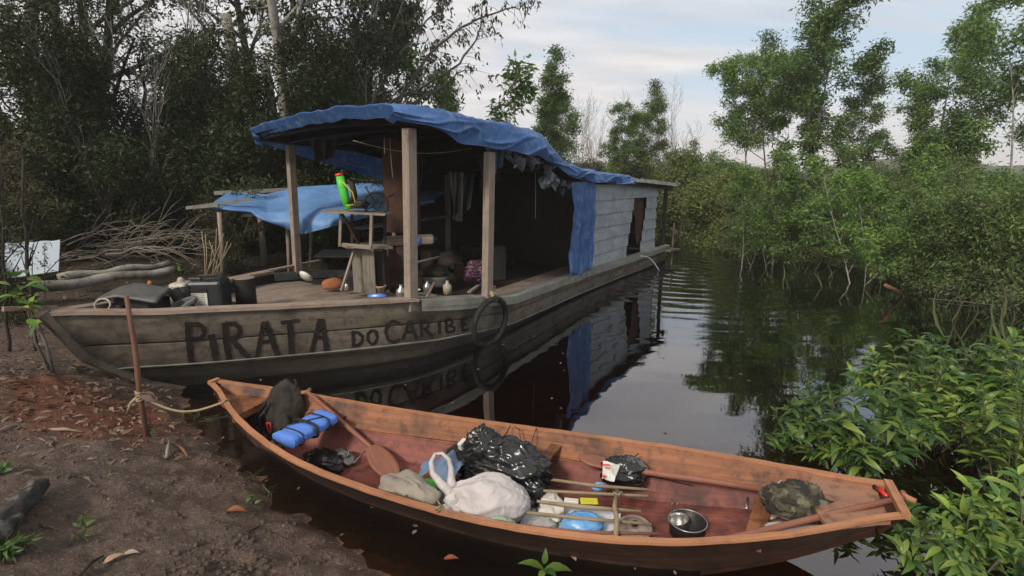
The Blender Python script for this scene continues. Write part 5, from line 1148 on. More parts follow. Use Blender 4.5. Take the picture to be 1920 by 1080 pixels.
# fallen pale logs
for (p0, p1, Y0_, Y1_, r_, lab) in (((5, 548), (330, 505), 6.2, 7.6, .075, 'nearer of two fallen pale logs behind the bow'), ((110, 522), (318, 494), 6.9, 8.0, .062, 'farther of two fallen pale logs behind the bow')):
    a = aty(*p0, Y0_); b = aty(*p1, Y1_); a.z = max(a.z, gz(a.x, a.y)+r_*.8); jm = MB(); n_ = 12
    jm.tube([a.lerp(b, i/n_)+Vector((0, 0, .02*math.sin(i*1.1))) for i in range(n_+1)], [r_*(1-.35*i/n_)*(1+.06*math.sin(i*2.3)) for i in range(n_+1)], 12); one(jm, 'fallen_log', M['barkp'], lab, 'log')
# brushwood pile
for k in range(26):
    rr3 = random.Random(100+k); x0_ = rr3.uniform(100, 200); y0_ = rr3.uniform(455, 500); x1_ = x0_+rr3.uniform(110, 230); y1_ = y0_+rr3.uniform(-55, 15); Y = rr3.uniform(7.2, 8.6)
    a = aty(x0_, y0_, Y); b = aty(x1_, y1_, Y+rr3.uniform(-.3, .7)); jm = MB(); n_ = 7
    pp = [a.lerp(b, i/n_)+Vector((0, rr3.gauss(0, .02), .09*math.sin(math.pi*i/n_)*rr3.uniform(.2, 1.2)+rr3.gauss(0, .012))) for i in range(n_+1)]; r_ = rr3.uniform(.008, .018)
    jm.tube(pp, [r_*(1-.8*i/n_) for i in range(n_+1)], 5)
    for _ in range(6):
        i = rr3.randint(1, n_-1); q = pp[i]; d = (pp[i+1]-pp[i]).normalized(); e = q+d*rr3.uniform(.2, .5)+Vector((0, rr3.gauss(0, .1), rr3.gauss(.03, .2))); m_ = q.lerp(e, .5)+Vector((0, 0, .04)); jm.tube([q, m_, e], [r_*.5, r_*.4, .002], 4)
    one(jm, 'dry_branch', M['twig'], 'bare dry branch in the brushwood heap left of the tarp shelter', 'branch', 'dry branches of the brushwood heap')
for k in range(9):
    rr3 = random.Random(200+k); a = aty(395+rr3.uniform(-12, 25), 520, 7.4); b = aty(378+k*7, 425+rr3.uniform(0, 40), 7.5); jm = MB(); jm.tube([a, a.lerp(b, .5)+Vector((.02, 0, 0)), b], [.010, .008, .005], 5); one(jm, 'cut_stick', M['tint'], 'thin upright cut stick at the front post of the tarp shelter', 'stick', 'cut sticks at the shelter post')
# tarp shelter behind the boat
sh = thing('tarp_shelter', 'low lean-to of poles covered by a light blue tarpaulin on the far bank', 'shelter', aty(560, 500, 8.4))
SHY = [7.6, 8.2, 9.6, 9.4]
def sp2(px, py, Y): return aty(px, py, Y)
for (a, b, r_) in (((418, 518, 7.7), (411, 398, 7.7), .035), ((543, 520, 8.2), (536, 400, 8.2), .03), ((582, 500, 9.6), (582, 400, 9.6), .03), ((735, 500, 8.6), (740, 400, 8.6), .035), ((497, 515, 9.6), (487, 400, 9.4), .06)):
    A_ = sp2(*a); B_ = sp2(*b); A_.z = min(A_.z, .55); jm = MB(); jm.tube([A_, A_.lerp(B_, .5)+Vector((.01, 0, 0)), B_], [r_, r_*.95, r_*.9], 7); jm.build('post', M['post'], sh, True)
for (a, b, w_) in (((350, 390, 7.7), (470, 374, 8.0), .06), ((402, 362, 9.0), (700, 348, 9.8), .08), ((455, 404, 7.9), (560, 396, 8.1), .05), ((350, 390, 7.7), (410, 385, 7.7), .05)):
    jm = MB(); jm.bar(sp2(*a), sp2(*b), w_, w_*.8); jm.build('roof_pole', M['railg'], sh)
tA, tB, tC, tD = sp2(398, 388, 7.7), sp2(432, 360, 8.8), sp2(835, 345, 10.2), sp2(800, 400, 8.6)
# ---- its tarpaulin: slack sheet with a hanging front flap
tm2 = MB()
rid = [(0, (430, 360, 8.9)), (.3, (500, 364, 9.0)), (.45, (560, 350, 9.2)), (.7, (690, 343, 9.6)), (1, (835, 360, 9.8))]
fro = [(0, (400, 380, 7.9)), (.3, (500, 398, 7.9)), (.5, (600, 393, 8.0)), (.75, (720, 380, 8.4)), (1, (815, 374, 8.8))]
flp = [(0, (402, 392, 7.85)), (.2, (470, 400, 7.8)), (.38, (535, 428, 7.8)), (.47, (565, 440, 7.8)), (.6, (625, 424, 7.9)), (.75, (700, 405, 8.3)), (1, (815, 380, 8.8))]
def lerpT(T, u):
    for (a, pa), (b, pb_) in zip(T, T[1:]):
        if u <= b+1e-9: t = smooth((u-a)/(b-a)); return sp2(*[pa[i]+(pb_[i]-pa[i])*t for i in range(3)])
    return sp2(*T[-1][1])
def shf(u, v):
    wv = .03*math.sin(u*23+v*4)+.02*math.sin(u*41)
    if v < .6: t = v/.6; P = lerpT(rid, u).lerp(lerpT(fro, u), t); P.z -= .10*math.sin(math.pi*t)*math.sin(math.pi*u)**2*.5; P.z += wv*.3*t; return P
    t = (v-.6)/.4; P = lerpT(fro, u).lerp(lerpT(flp, u), t); P.y += wv*t*2-.1*math.sin(math.pi*t); return P
tm2.grid(shf, 120, 50, su=4, sv=2, flip=True)
m_l = bpy.data.materials['blue_tarpaulin'].copy(); m_l.name = 'pale_blue_tarpaulin'
for nd in m_l.node_tree.nodes:
    if nd.bl_idname == 'ShaderNodeMix' and nd.data_type == 'RGBA' and not nd.inputs[6].is_linked: nd.inputs[6].default_value = (.11, .25, .52, 1); nd.inputs[7].default_value = (.20, .38, .68, 1)
tag(tm2.build('tarpaulin', m_l, None, True), 'faded light blue tarpaulin sagging over the poles of the low shelter', 'tarpaulin')
# dark bark log at bottom left
a = atz(-40, 1030, .40); b = atz(78, 905, .34); jm = MB(); n_ = 16
pp = [a.lerp(b, i/n_)+Vector((0, 0, .0)) for i in range(n_+1)]
lm = MB()
def logf(u, v):
    an = 6.283*u; c = a.lerp(b, v); d = (b-a).normalized(); x = d.cross(Vector((0, 0, 1))).normalized(); y = x.cross(d); r_ = .065*(1+.28*noise.noise(Vector((math.cos(an)*1.5, math.sin(an)*1.5, v*7)))+.15*noise.noise(Vector((math.cos(an)*6, math.sin(an)*6, v*18))))*(1-.25*v)*(1 if v < .97 else .35)
    return c+(x*math.cos(an)+y*math.sin(an)*.8)*r_
lm.grid(logf, 36, 44, su=.4, sv=.6)
def logm():
    m, t, b_ = base_mat('charred_log'); c = N(t, 'ShaderNodeTexCoord'); n_ = noi(t, c.outputs['Object'], 9, 6, .65, .4)
    t.links.new(mixc(t, ramp(t, n_, .5, .6), (.018, .016, .014), (.16, .14, .12)), b_.inputs['Base Color']); b_.inputs['Roughness'].default_value = .85; bump(t, b_, n_, .8, .02); return m
one(lm, 'charred_log', logm(), 'short charred log with pale bark patches at the bottom left', 'log')
# splinters, twigs, single leaves
def stick(p0, p1, r_, mt, lab, cat='twig', name='fallen_twig'):
    a = atz(*p0, .2); b = atz(*p1, .2)
    for P in (a, b):
        for _ in range(4): 
            zz_ = gz(P.x, P.y); px, py = (p0 if P is a else p1); Q = atz(px, py, zz_+r_*1.2); P.x, P.y, P.z = Q
    jm = MB(); m_ = a.lerp(b, .5)+Vector((0, 0, .015)); jm.tube([a, m_, b], [r_, r_*.9, r_*.5], 6); one(jm, name, M[mt], lab, cat)
stick((90, 806), (155, 810), .012, 'rail', 'pale flat splinter of wood on the mud left of the stake', 'splinter', 'wood_splinter')
stick((62, 818), (100, 838), .007, 'twig', 'thin pale twig on the mud left of the pits'); stick((440, 1020), (490, 985), .006, 'barkd', 'dark straight twig near the canoe shadow')
stick((150, 1078), (194, 1042), .009, 'barkd', 'dark stick pointing at the pale leaf, bottom left'); stick((70, 990), (110, 993), .004, 'twig', 'thin twig beside the charred log')
stick((312, 858), (320, 822), .012, 'post', 'short upright splinter by the stake foot', 'splinter', 'wood_splinter'); stick((335, 836), (352, 856), .012, 'red', 'short reddish splinter right of the stake foot', 'splinter', 'wood_splinter')
def gleaf(px, py, sz_, ang, mat, lab, curl='n2', z=None):
    P = atz(px, py, .15 if z is None else z)
    if z is None:
        for _ in range(4): P = atz(px, py, gz(P.x, P.y)+.012)
    me = leaf_mesh('fallen_leaf', [tuple(P)], [(math.cos(ang), math.sin(ang), .15)], [sz_], curl, mat, 3, 1); o = link(bpy.data.objects.new('fallen_leaf', me)); tag(o, lab, 'leaf')
def flatmat(nm, c): return cloth(nm, c, tuple(x*.7 for x in c), .7, 14, .3)
lr = flatmat('red_leaf', (.26, .09, .045)); lp = flatmat('pale_leaf', (.40, .25, .17)); lg = flatmat('grey_leaf', (.3, .25, .2))
gleaf(424, 958, .13, -.05, lr, 'red brown dead leaf lying on the mud by the canoe'); gleaf(192, 1058, .10, .9, lp, 'pale pinkish dead leaf at the lower left'); gleaf(262, 790, .12, -.7, lp, 'greyish dead leaf hanging at the stake foot'); gleaf(230, 1040, .08, .2, lg, 'grey curled dead leaf right of the pale pink leaf')
gleaf(832, 1048, .09, 0, lr, 'brown dead leaf floating by the bank', z=.006); gleaf(1080, 1052, .07, 2, lp, 'pale dead leaf floating beside the green sprig', z=.006)
# leaf litter: too many to count
rs = np.random.RandomState(3); P = []; D = []; S = []
def litter(n, fx_, fy_, s0_, s1_, cond=None):
    k = 0; tries = 0
    while k < n and tries < n*6:
        tries += 1; x = fx_(); y = fy_(); d = shore_d(x, y)
        if d < .05: continue
        P.append((x, y, gz(x, y)+.008)); a = rs.uniform(0, 6.28); D.append((math.cos(a), math.sin(a), rs.normal(0, .25))); S.append(rs.uniform(s0_, s1_)); k += 1
litter(900, lambda: rs.normal(-3.4, .6), lambda: rs.normal(3.8, .5), .03, .10)
litter(110, lambda: rs.uniform(-4.2, -.5), lambda: rs.uniform(1.6, 4.2), .012, .045)
litter(1500, lambda: rs.uniform(-9, -3.4), lambda: rs.uniform(4.6, 10), .05, .12)
o = link(bpy.data.objects.new('leaf_litter', leaf_mesh('leaf_litter', P, D, S, 'm', LF['dead'], 1.6, 4))); tag(o, 'scattered dead leaves on the mud and around the bow', 'leaf litter', kind='stuff')
rq = random.Random(91); P2 = []; D2 = []; S2 = []
while len(P2) < 90:
    x, y = rq.uniform(-2.6, 2.6), rq.uniform(1.6, 7.5); d = shore_d(x, y)
    if d > -.03 or (d < -1.0 and rq.random() < .8): continue
    a = rq.uniform(0, 6.28); P2.append((x, y, .004)); D2.append((math.cos(a), math.sin(a), 0)); S2.append(rq.uniform(.012, .05))
o = link(bpy.data.objects.new('floating_debris', leaf_mesh('floating_debris', P2, D2, S2, 'q', LF['dead'], 6, 8, .1))); tag(o, 'bits of leaf floating on the shallow water by the bank', 'debris', kind='stuff')
# mud crumbs
m = MB(); rr = random.Random(31)
for k in range(900):
    if k < 300: x, y = rr.gauss(-1.33, .16), rr.gauss(2.12, .16)
    else: x, y = rr.uniform(-3.4, -.4), rr.uniform(1.6, 3.9)
    if shore_d(x, y) < .06: continue
    z = gz(x, y); r_ = rr.uniform(.005, .017)*(1.3 if k < 250 else 1); b = len(m.v); h = rr.random()*6
    for i in range(5): a_ = h+6.283*i/5; m.v.append((x+r_*math.cos(a_)*rr.uniform(.7, 1.2), y+r_*math.sin(a_)*rr.uniform(.7, 1.2), z-.004))
    for i in range(5): a_ = h+.4+6.283*i/5; m.v.append((x+r_*.7*math.cos(a_), y+r_*.7*math.sin(a_), z+r_*rr.uniform(.5, .9)))
    for i in range(5): j = (i+1) % 5; m.face((b+i, b+j, b+5+j, b+5+i))
    m.face([b+5+i for i in range(5)])
tag(m.build('mud_crumbs', bpy.data.materials['mud_and_forest_floor'], None, True), 'small crumbs and clods of dug mud on the bank', 'mud clods', kind='stuff')
# ---------------------------------------------------------------- vegetation
make_kind('dense', M['barkd'], LF['forest'], 'q', 3, .3, height=9.5, spread=1.0, n1=15, n2=8, n3=5, r0=.16, first=.12, leafn=24, lsize=.082, lspr=.09, l1=.40)
make_kind('dense2', M['barkd'], LF['forest'], 'q', 8, .3, height=11, spread=.9, n1=16, n2=8, n3=5, r0=.18, first=.10, leafn=22, lsize=.088, lspr=.09, l1=.36)
make_kind('grey', M['barkp'], LF['forest'], 'm', 12, .3, height=9, spread=1.1, n1=9, n2=7, n3=5, r0=.15, first=.35, leafn=22, lsize=.12, lspr=.13, l1=.5, wob=.3)
make_kind('under', M['barkd'], LF['forest'], 'm', 21, .4, height=3.2, spread=1.2, n1=11, n2=6, n3=4, r0=.035, first=.05, leafn=34, lsize=.078, lspr=.12, stems=3, l1=.5)
make_kind('brown', M['twig'], LF['forest2'], 'm', 23, .3, height=2.4, spread=1.0, n1=9, n2=6, n3=4, r0=.02, first=.1, leafn=13, lsize=.09, lspr=.10, stems=3, l1=.5)
make_kind('willow', M['barkp'], LF['forest'], 'm', 33, .0, height=8, spread=.8, n1=10, n2=8, n3=5, r0=.11, first=.35, leafn=7, lsize=.19, lspr=.07, stems=3, lean=(.26, 0), l1=.42, droop=.55, wob=.16)
make_kind('slim', M['barkp'], LF['bright'], 'm', 41, .5, height=6.8, spread=1.0, n1=9, n2=6, n3=4, r0=.055, first=.46, leafn=62, lsize=.122, lspr=.13, l1=.38, wob=.22)
make_kind('slim2', M['barkp'], LF['mid'], 'm', 44, .5, height=6.0, spread=1.1, n1=8, n2=6, n3=4, r0=.05, first=.5, leafn=54, lsize=.122, lspr=.13, l1=.42, wob=.26)
make_kind('fork', M['barkp'], LF['mid'], 'm', 47, .5, height=5.2, spread=.8, n1=7, n2=6, n3=5, r0=.05, first=.62, leafn=24, lsize=.14, lspr=.14, stems=2, l1=.40, wob=.18)
make_kind('bush', M['barkp'], LF['shrub'], 'm', 51, .5, height=2.2, spread=1.0, n1=9, n2=5, n3=4, r0=.024, first=.12, leafn=27, lsize=.088, lspr=.13, stems=4, l1=.55)
make_kind('bush2', M['barkp'], LF['bright'], 'm', 54, .5, height=2.0, spread=1.1, n1=9, n2=5, n3=4, r0=.024, first=.10, leafn=26, lsize=.095, lspr=.13, stems=4, l1=.6)
make_kind('yell', M['bark'], LF['yell'], 'm', 57, .5, height=1.9, spread=1.3, n1=9, n2=6, n3=5, r0=.02, first=.02, leafn=38, lsize=.10, lspr=.15, stems=4, l1=.6)
make_kind('bare', M['barkp'], None, 'm', 61, .5, height=4.6, spread=.45, n1=12, n2=5, n3=3, r0=.022, first=.15, leafn=0, lsize=.1, lspr=.1, stems=4, l1=.35, wob=.12, upb=1.2)
make_kind('sparse', M['barkp'], LF['bright'], 'm', 64, .5, height=3.8, spread=.8, n1=10, n2=5, n3=3, r0=.024, first=.2, leafn=12, lsize=.14, lspr=.09, stems=2, l1=.3, wob=.2)
rr = random.Random(77)
def gzb(x, y): return gz(x, y, False)
# -- dense forest on the left bank
GF = 'dense forest trees of the left bank'
FT = [(-13.5, 13, 'dense', 1.0), (-10.6, 11.5, 'dense2', .95), (-9.3, 12.8, 'dense', 1.0), (-12.5, 9.2, 'dense2', .8), (-12.6, 16.5, 'dense2', 1.1),
      (-17, 11, 'dense2', 1.0), (-9.5, 21, 'dense2', 1.25), ]
for i, (x, y, k, s_) in enumerate(FT):
    tree(k, 'forest_tree', 'tall dark broadleaf tree merged into the dense forest on the left', 'tree', x, y, gzb(x, y), s_, rr.random()*6.28, GF)
tree('grey', 'grey_trunk_tree', 'big tree with pale grey forked trunk rising behind the front corner of the blue roof', 'tree', -4.7, 11.6, gzb(-5, 12), 1.05, .6)
tree('willow', 'drooping_tree', 'arching tree with pale slanting stems and narrow drooping leaves above the blue roof', 'tree', -4.6, 14.0, gzb(-4, 14), 1.0, 0.2)
tree('willow', 'drooping_tree', 'shorter tree with hanging narrow leaves behind the grey forked trunk', 'tree', -4.3, 17.0, gzb(-4, 17), .85, 1.9)
for i in range(30):
    x = rr.uniform(-13.5, -2.2); y = rr.uniform(8.8, 13.5)
    if shore_d(x, y) < .6 or (x > -6 and y < 10.4): 
        x -= 2.2; y += 1.6
    if shore_d(x, y) < .4: continue
    tree('under', 'forest_shrub', 'dark leafy undergrowth shrub at the foot of the left forest', 'shrub', x, y, gzb(x, y), rr.uniform(.75, 1.25), rr.random()*6.28, 'undergrowth shrubs at the foot of the left forest')
for i in range(12):
    x = rr.uniform(-3.0, 1.0); y = 12.6+(x+3)*1.1+rr.uniform(0, 2.2)
    tree('under', 'bank_shrub', 'leafy shrub on the far bank seen behind the open boat shelter', 'shrub', x-.9, y, max(.0, gzb(x-.9, y)), rr.uniform(.55, .8), rr.random()*6.28, 'shrubs on the far bank behind the boat')
for (x, y, s_, lab) in ((-5.6, 5.9, .45, 'brownish feathery shrub at the left edge above the pale board'), (-6.9, 7.2, .65, 'brownish dry shrub left of the fallen logs'), (-4.9, 8.8, .6, 'brownish twiggy shrub behind the brushwood heap'), (-8.0, 8.6, .95, 'tallest brownish shrub in front of the dark forest')):
    tree('brown', 'brown_shrub', lab, 'shrub', x, y, gzb(x, y), s_, rr.random()*6)
for lab, paths in (('arching bare branches with tufts of leaves reaching right into the sky above the roof', [[(640, 260), (742, 200), (800, 110), (850, 60), (905, 30), (965, 14), (996, 12)], [(640, 260), (700, 190), (742, 110), (790, 50), (845, -10)], [(660, 250), (735, 190), (800, 160), (860, 120), (900, 60), (905, 5)], [(640, 260), (690, 150), (735, 60), (765, -30)], [(650, 260), (760, 200), (835, 160), (880, 118)]]),):
    r3 = thing('arching_tree', lab, 'tree', (-3.9, 13, .5)); jm = MB(); rg = random.Random(4); P = []; D = []; S = []; g0 = Vector((-4.3, 13, .3))
    for pa in paths:
        pts = [g0]+[aty(x_, y_, 13+.1*i) for i, (x_, y_) in enumerate(pa)]; q = []
        for a, b in zip(pts, pts[1:]): q += [a.lerp(b, t/4)+Vector((rg.gauss(0, .015), rg.gauss(0, .05), rg.gauss(0, .015))) for t in range(4)]
        q.append(pts[-1]); n_ = len(q); jm.tube(q, [.05*(1-i/n_)**.8+.006 for i in range(n_)], 6, False)
        for i in range(8, n_-1):
            for _ in range(2):
                e = q[i]+Vector((rg.gauss(.15, .22), rg.gauss(0, .2), rg.gauss(.05, .22))); jm.tube([q[i], q[i].lerp(e, .5)+Vector((0, 0, .03)), e], [.009, .006, .003], 3, False)
                for _ in range(9 if i > n_-5 or rg.random() < .45 else 2): P.append(tuple(e+Vector((rg.gauss(0, .06), rg.gauss(0, .06), rg.gauss(-.02, .06))))); D.append((rg.gauss(.1, .4), rg.gauss(0, .4), rg.gauss(-.8, .3))); S.append(rg.uniform(.08, .17))
    jm.build('trunk', M['bark'], r3, True); o = link(bpy.data.objects.new('crown', leaf_mesh('crown', P, D, S, 'w' if False else 'm', LF['forest'], .1, 4))); adopt(o, r3)
# -- trees behind the boat, centre
def base(px, Y, z=-.1): p = aty(px, 430, Y); return p.x, Y, z
CT = [('sparse', 945, 15, 1.40, 'tree with layered drooping leaf whorls behind the blue roof'), ('slim2', 1030, 17, .76, 'round bright green tree above the middle of the blue roof'), ('slim', 1118, 19, .60, 'slender small tree with narrow top behind the cabin'), ('slim2', 1205, 20, .72, 'green tree above the stern end of the cabin roof'),
      ('slim2', 860, 18, .72, 'small tree just right of the drooping tree over the roof'), ('slim', 990, 19, .66, 'narrow dark green tree left of the round bright tree')]
for k, px, Y, s_, lab in CT: x, y, z = base(px, Y); tree(k, 'bank_tree', lab, 'tree', x, y, .1, s_, rr.random()*6)
for i in range(12):
    x, y, z = base(1060+i*19+rr.uniform(-8, 8), rr.uniform(20, 25)); tree('bare', 'bare_sapling', 'pale leafless sapling with upright twigs behind the cabin', 'sapling', x, y, 0, rr.uniform(.8, 1.15), rr.random()*6, 'leafless saplings behind the cabin')
for i in range(18):
    x, y, z = base(880+i*26+rr.uniform(-14, 14), rr.uniform(18, 25)); tree(rr.choice(['bush', 'yell', 'bush2']), 'bank_bush', 'leafy bush of the far bank behind the cabin', 'bush', x, y, 0, rr.uniform(.85, 1.3), rr.random()*6, 'bushes of the far bank behind the cabin')
# -- far river bend
for i in range(20):
    px = 1240+i*10+rr.uniform(-8, 8); Y = rr.uniform(22, 30); x, y, z = base(px, Y); tree('yell' if i % 3 else 'bush', 'bend_bush', 'yellow green bush on the far river bend', 'bush', x, y, -.15, rr.uniform(.8, 1.15), rr.random()*6, 'bushes of the river bend')
for px, Y, s_ in ((1262, 26, .95), (1290, 34, 1.2), (1225, 30, 1.15), (1320, 30, .75), (1170, 28, 1.0)):
    x, y, z = base(px, Y); tree('sparse', 'bend_sapling', 'thin leafy sapling standing over the river bend bushes', 'sapling', x, y, 0, s_*.9, rr.random()*6, 'saplings of the river bend')
# -- right bank: flooded bushes, front row then rows behind
FR = [(1395, 16.0, .62), (1440, 14.0, .85), (1490, 13.2, .85), (1530, 13.6, .95), (1580, 12.6, .9), (1620, 12.0, .85), (1665, 11.2, .8), (1710, 10.4, .85), (1760, 9.8, .8), (1800, 9.4, .85), (1850, 9.0, .9), (1900, 8.6, .95), (1960, 8.6, 1.0), (1690, 12.5, 1.0), (1760, 12.0, 1.05), (1830, 11.2, 1.1), (1900, 10.8, 1.1)]
GR = 'flooded bushes along the right bank'
for i, (px, Y, s_) in enumerate(FR):
    x, y, z = base(px, Y); tree(('bush2', 'bush', 'bush')[i % 3], 'flooded_bush', 'dense bush standing in the water along the right bank', 'bush', x, y, -.12, s_*.88, rr.random()*6, GR)
for i in range(26):
    px = 1370+i*23+rr.uniform(-14, 14); Y = rr.uniform(14.5, 22) if px < 1650 else rr.uniform(12, 20); x, y, z = base(px, Y)
    tree(rr.choice(['bush', 'brown', 'yell', 'bush2', 'bush2']), 'flooded_bush', 'dense bush standing in the water along the right bank', 'bush', x, y, -.1, rr.uniform(.72, 1.0), rr.random()*6, GR)
RT = [('slim', 1487, 17.5, 1.10, 0, 'tallest tree of the right bank with straight pale trunk and full crown'), ('slim2', 1400, 17.5, .88, .05, 'tree at the left end of the right bank leaning towards the channel'), ('slim2', 1575, 17, .78, 0, 'medium tree between the two tall ones on the right bank'),
      ('slim', 1742, 15.5, .98, 0, 'second tall narrow tree of the right bank with bushy top'), ('slim2', 1665, 16, .72, 0, 'low tree just left of the second tall narrow tree'), ('fork', 1835, 14.5, 1.02, -.05, 'forked tree with slanting bare stems near the right edge'), ('slim2', 1925, 13.5, .78, 0, 'tree cut by the right edge of the picture'),
      ('sparse', 1335, 17.5, .74, 0, 'thin white stemmed sapling at the channel edge'), ('sparse', 1430, 16, .98, 0, 'loose leafed sapling below the leftmost right-bank tree'), ('sparse', 1535, 15.5, .92, 0, 'loose leafed sapling right of the tallest tree'), ('sparse', 1620, 15, .9, 0, 'loose leafed sapling between medium tree and low tree'), ('sparse', 1790, 13.5, .85, 0, 'loose leafed sapling left of the forked tree'),
      ('slim', 1530, 18.5, .95, .0, 'tall tree just behind and right of the tallest one'), ('slim', 1440, 18.5, .86, .0, 'tree filling the crown left of the tallest trunk')]
for k, px, Y, s_, tl, lab in RT: x, y, z = base(px, Y); tree(k, 'bank_tree', lab, 'tree', x, y, -.1, s_, rr.random()*6, tilt=tl)
# bare reddish twigs at the channel edge
jm = MB(); b = atz(1410, 462, 0); r_ = thing('twiggy_shrub', 'bare pinkish twiggy shrub at the water edge left of the flooded bushes', 'shrub', b)
rr4 = random.Random(6)
for k in range(22):
    a = rr4.uniform(-.9, .9); L = rr4.uniform(.5, 1.9); jm.tube([b, b+Vector((a*.3*L, rr4.uniform(-.1, .1), L*.4)), b+Vector((a*.6*L+rr4.uniform(-.1, .1), 0, L))], [.022*L/2, .012, .004], 4)
jm.build('twigs', M['twig'], r_, True)
for i in range(9):
    px = 1400+i*58+rr.uniform(-20, 20); Y = rr.uniform(11, 15) if px < 1600 else rr.uniform(9.5, 12); x, y, z = base(px, Y)
    tree('sparse', 'bank_sapling', 'thin pale stemmed sapling rising out of the flooded bushes of the right bank', 'sapling', x, y, -.1, rr.uniform(.5, .72), rr.random()*6, 'saplings among the flooded bushes')
for i, (x, y, s_) in enumerate(((-9.5, 9.2, .9), (-6.9, 9.6, .8), (-7.6, 11.6, 1.5), (-3.9, 12.5, 1.4))):
    tree('bare', 'leafless_sapling', 'thin leafless sapling in front of the dark left forest', 'sapling', x, y, gzb(x, y), s_*1.1, rr.random()*6, 'leafless saplings in front of the left forest')
for i, (x, y, r_, h_, lab) in enumerate(((-6.1, 12.4, .16, 5, 'stout grey trunk rising behind the tarp shelter'), (-5.2, 12.0, .13, 4, 'grey trunk just left of the front roof corner'), (-10.2, 11.5, .13, 7, 'dark slanting trunk deep in the left forest'), (-8.6, 10.8, .1, 6, 'slender trunk between the brushwood and the forest'))):
    jm = MB(); g0 = gzb(x, y); jm.tube([Vector((x+.05*math.sin(k*1.3)+.12*k*(i == 2), y, g0-.2+h_*k/8)) for k in range(9)], [r_*(1.1-.05*k) for k in range(9)], 9); r3 = thing('bare_tree', lab, 'tree', (x, y, g0)); jm.build('trunk', M['barkp'] if i < 2 else M['bark'], r3, True)
# -- near bush, bottom right: arching twigs with paired glossy leaves
def near_bush(px, py, n, hgt, rad, lab, seed, size=.15, zb=-.1, tall=0):
    rng = random.Random(seed); c = atz(px, py, 0); r = thing('glossy_bush', lab, 'bush', c); m = MB(); P = []; D = []; S = []; size = size*1.0; n = int(n*.40)
    for k in range(n):
        a = rng.uniform(0, 6.28); q = rng.random()**.6; hx = rad*q; b0 = c+Vector((math.cos(a)*hx*.25, math.sin(a)*hx*.25, zb)); h = hgt*(1-.5*q*q)*rng.uniform(.6, 1.1)
        e = c+Vector((math.cos(a)*hx, math.sin(a)*hx, h)); mid = b0.lerp(e, .55)+Vector((0, 0, h*.18)); pts = []
        for i in range(7):
            t = i/6; pts.append(b0*(1-t)**2+mid*2*t*(1-t)+e*t*t)
        m.tube(pts, [.007*(1-.7*i/6) for i in range(7)], 5, False); nl = int(7+5*rng.random())
        for j in range(nl):
            t = .30+.7*(j+.5)/nl; x = t*6; i = min(int(x), 5); p = pts[i].lerp(pts[i+1], x-i); d = (pts[i+1]-pts[i]).normalized()
            for sg in (-1, 1):
                sd_ = d.cross(Vector((rng.gauss(0, .4), rng.gauss(0, .4), 1))).normalized()*sg; dd = (sd_+d*.55+Vector((0, 0, rng.uniform(-.1, .45)))).normalized()
                P.append(tuple(p)); D.append(tuple(dd)); S.append(size*rng.uniform(.42, 1.3)*(1.05-.35*(t > .92)))
        for _ in range(3): P.append(tuple(pts[-1])); D.append((rng.gauss(0, .6), rng.gauss(0, .6), .55)); S.append(size*rng.uniform(.5, .9))
    m.build('stems', M['bark'], r, True); me = leaf_mesh('foliage', P, D, S, 'n', LF['near'], .9, seed, .8); o = link(bpy.data.objects.new('foliage', me)); adopt(o, r)
near_bush(1600, 870, 70, .62, .50, 'glossy green bush behind the stern of the canoe, farthest left of the near bushes', 301)
near_bush(1720, 830, 85, .80, .55, 'tallest glossy bush standing in the water beyond the canoe stern', 302)
near_bush(1840, 850, 85, .85, .5, 'glossy bush in the middle right near the picture edge', 303)
near_bush(1895, 940, 85, .8, .42, 'glossy bush at the right edge level with the canoe stern', 304, .13)
near_bush(1800, 1075, 50, .36, .40, 'low glossy bush in the bottom right corner', 305, .125)
near_bush(1940, 1090, 50, .50, .40, 'larger leaved glossy bush cut by the bottom right corner', 306, .14)
near_bush(1960, 790, 80, .9, .5, 'glossy bush at the right edge behind the others', 307, .12)
near_bush(1500, 838, 26, .30, .30, 'small outlying glossy bush above the canoe rim', 308, .11)
# green sprig at the bottom centre
c = atz(1020, 1068, .10); lf = []
r_ = leafs('green_sprig', [tuple(c), tuple(c), tuple(c+Vector((0, 0, .03))), tuple(c), tuple(c)], [(-1, .1, .35), (.9, -.1, .15), (.12, .2, 1.1), (-.35, -1, .0), (.5, -.6, .2)], [.145, .15, .085, .09, .10], LF['near'], 'bright green sprig of big leaves sticking up in front of the canoe', 'sprig', 'n2', 1.2, 9, stems=[([atz(1008, 1105, -.05), c], [.004, .004])], uprand=.3)
# seedlings on the mud
def seedling(px, py, n, h, sz_, lab, seed, mat='near', tpl='n2', name='seedling', cat='seedling', kind=None):
    rng = random.Random(seed); p = atz(px, py, .2)
    for _ in range(4): p = atz(px, py, gz(p.x, p.y))
    P = []; D = []; S = []
    for k in range(n):
        a = rng.uniform(0, 6.28); t = k/max(1, n-1); P.append((p.x+rng.gauss(0, .012), p.y+rng.gauss(0, .012), p.z+h*t)); D.append((math.cos(a), math.sin(a), rng.uniform(.2, .9))); S.append(sz_*rng.uniform(.7, 1.2))
    return leafs(name, P, D, S, LF[mat], lab, cat, tpl, .8, seed, stems=[([p-Vector((0, 0, .02)), p+Vector((0, 0, h))], [.003, .002])])
seedling(157, 985, 8, .05, .07, 'tiny green seedling on the open mud at the lower left', 1); seedling(150, 1010, 10, .03, .06, 'pale narrow leaved seedling just below the tiny green one', 2, 'grass', 'w')
seedling(470, 948, 5, .05, .06, 'tiny seedling beside the red brown leaf', 3, 'mid'); seedling(288, 820, 9, .06, .07, 'little weed at the foot of the reddish stake', 4, 'mid', 'w'); seedling(12, 1045, 46, .06, .09, 'grassy tuft at the bottom left corner', 5, 'mid', 'w', 'grass_tuft', 'grass tuft')
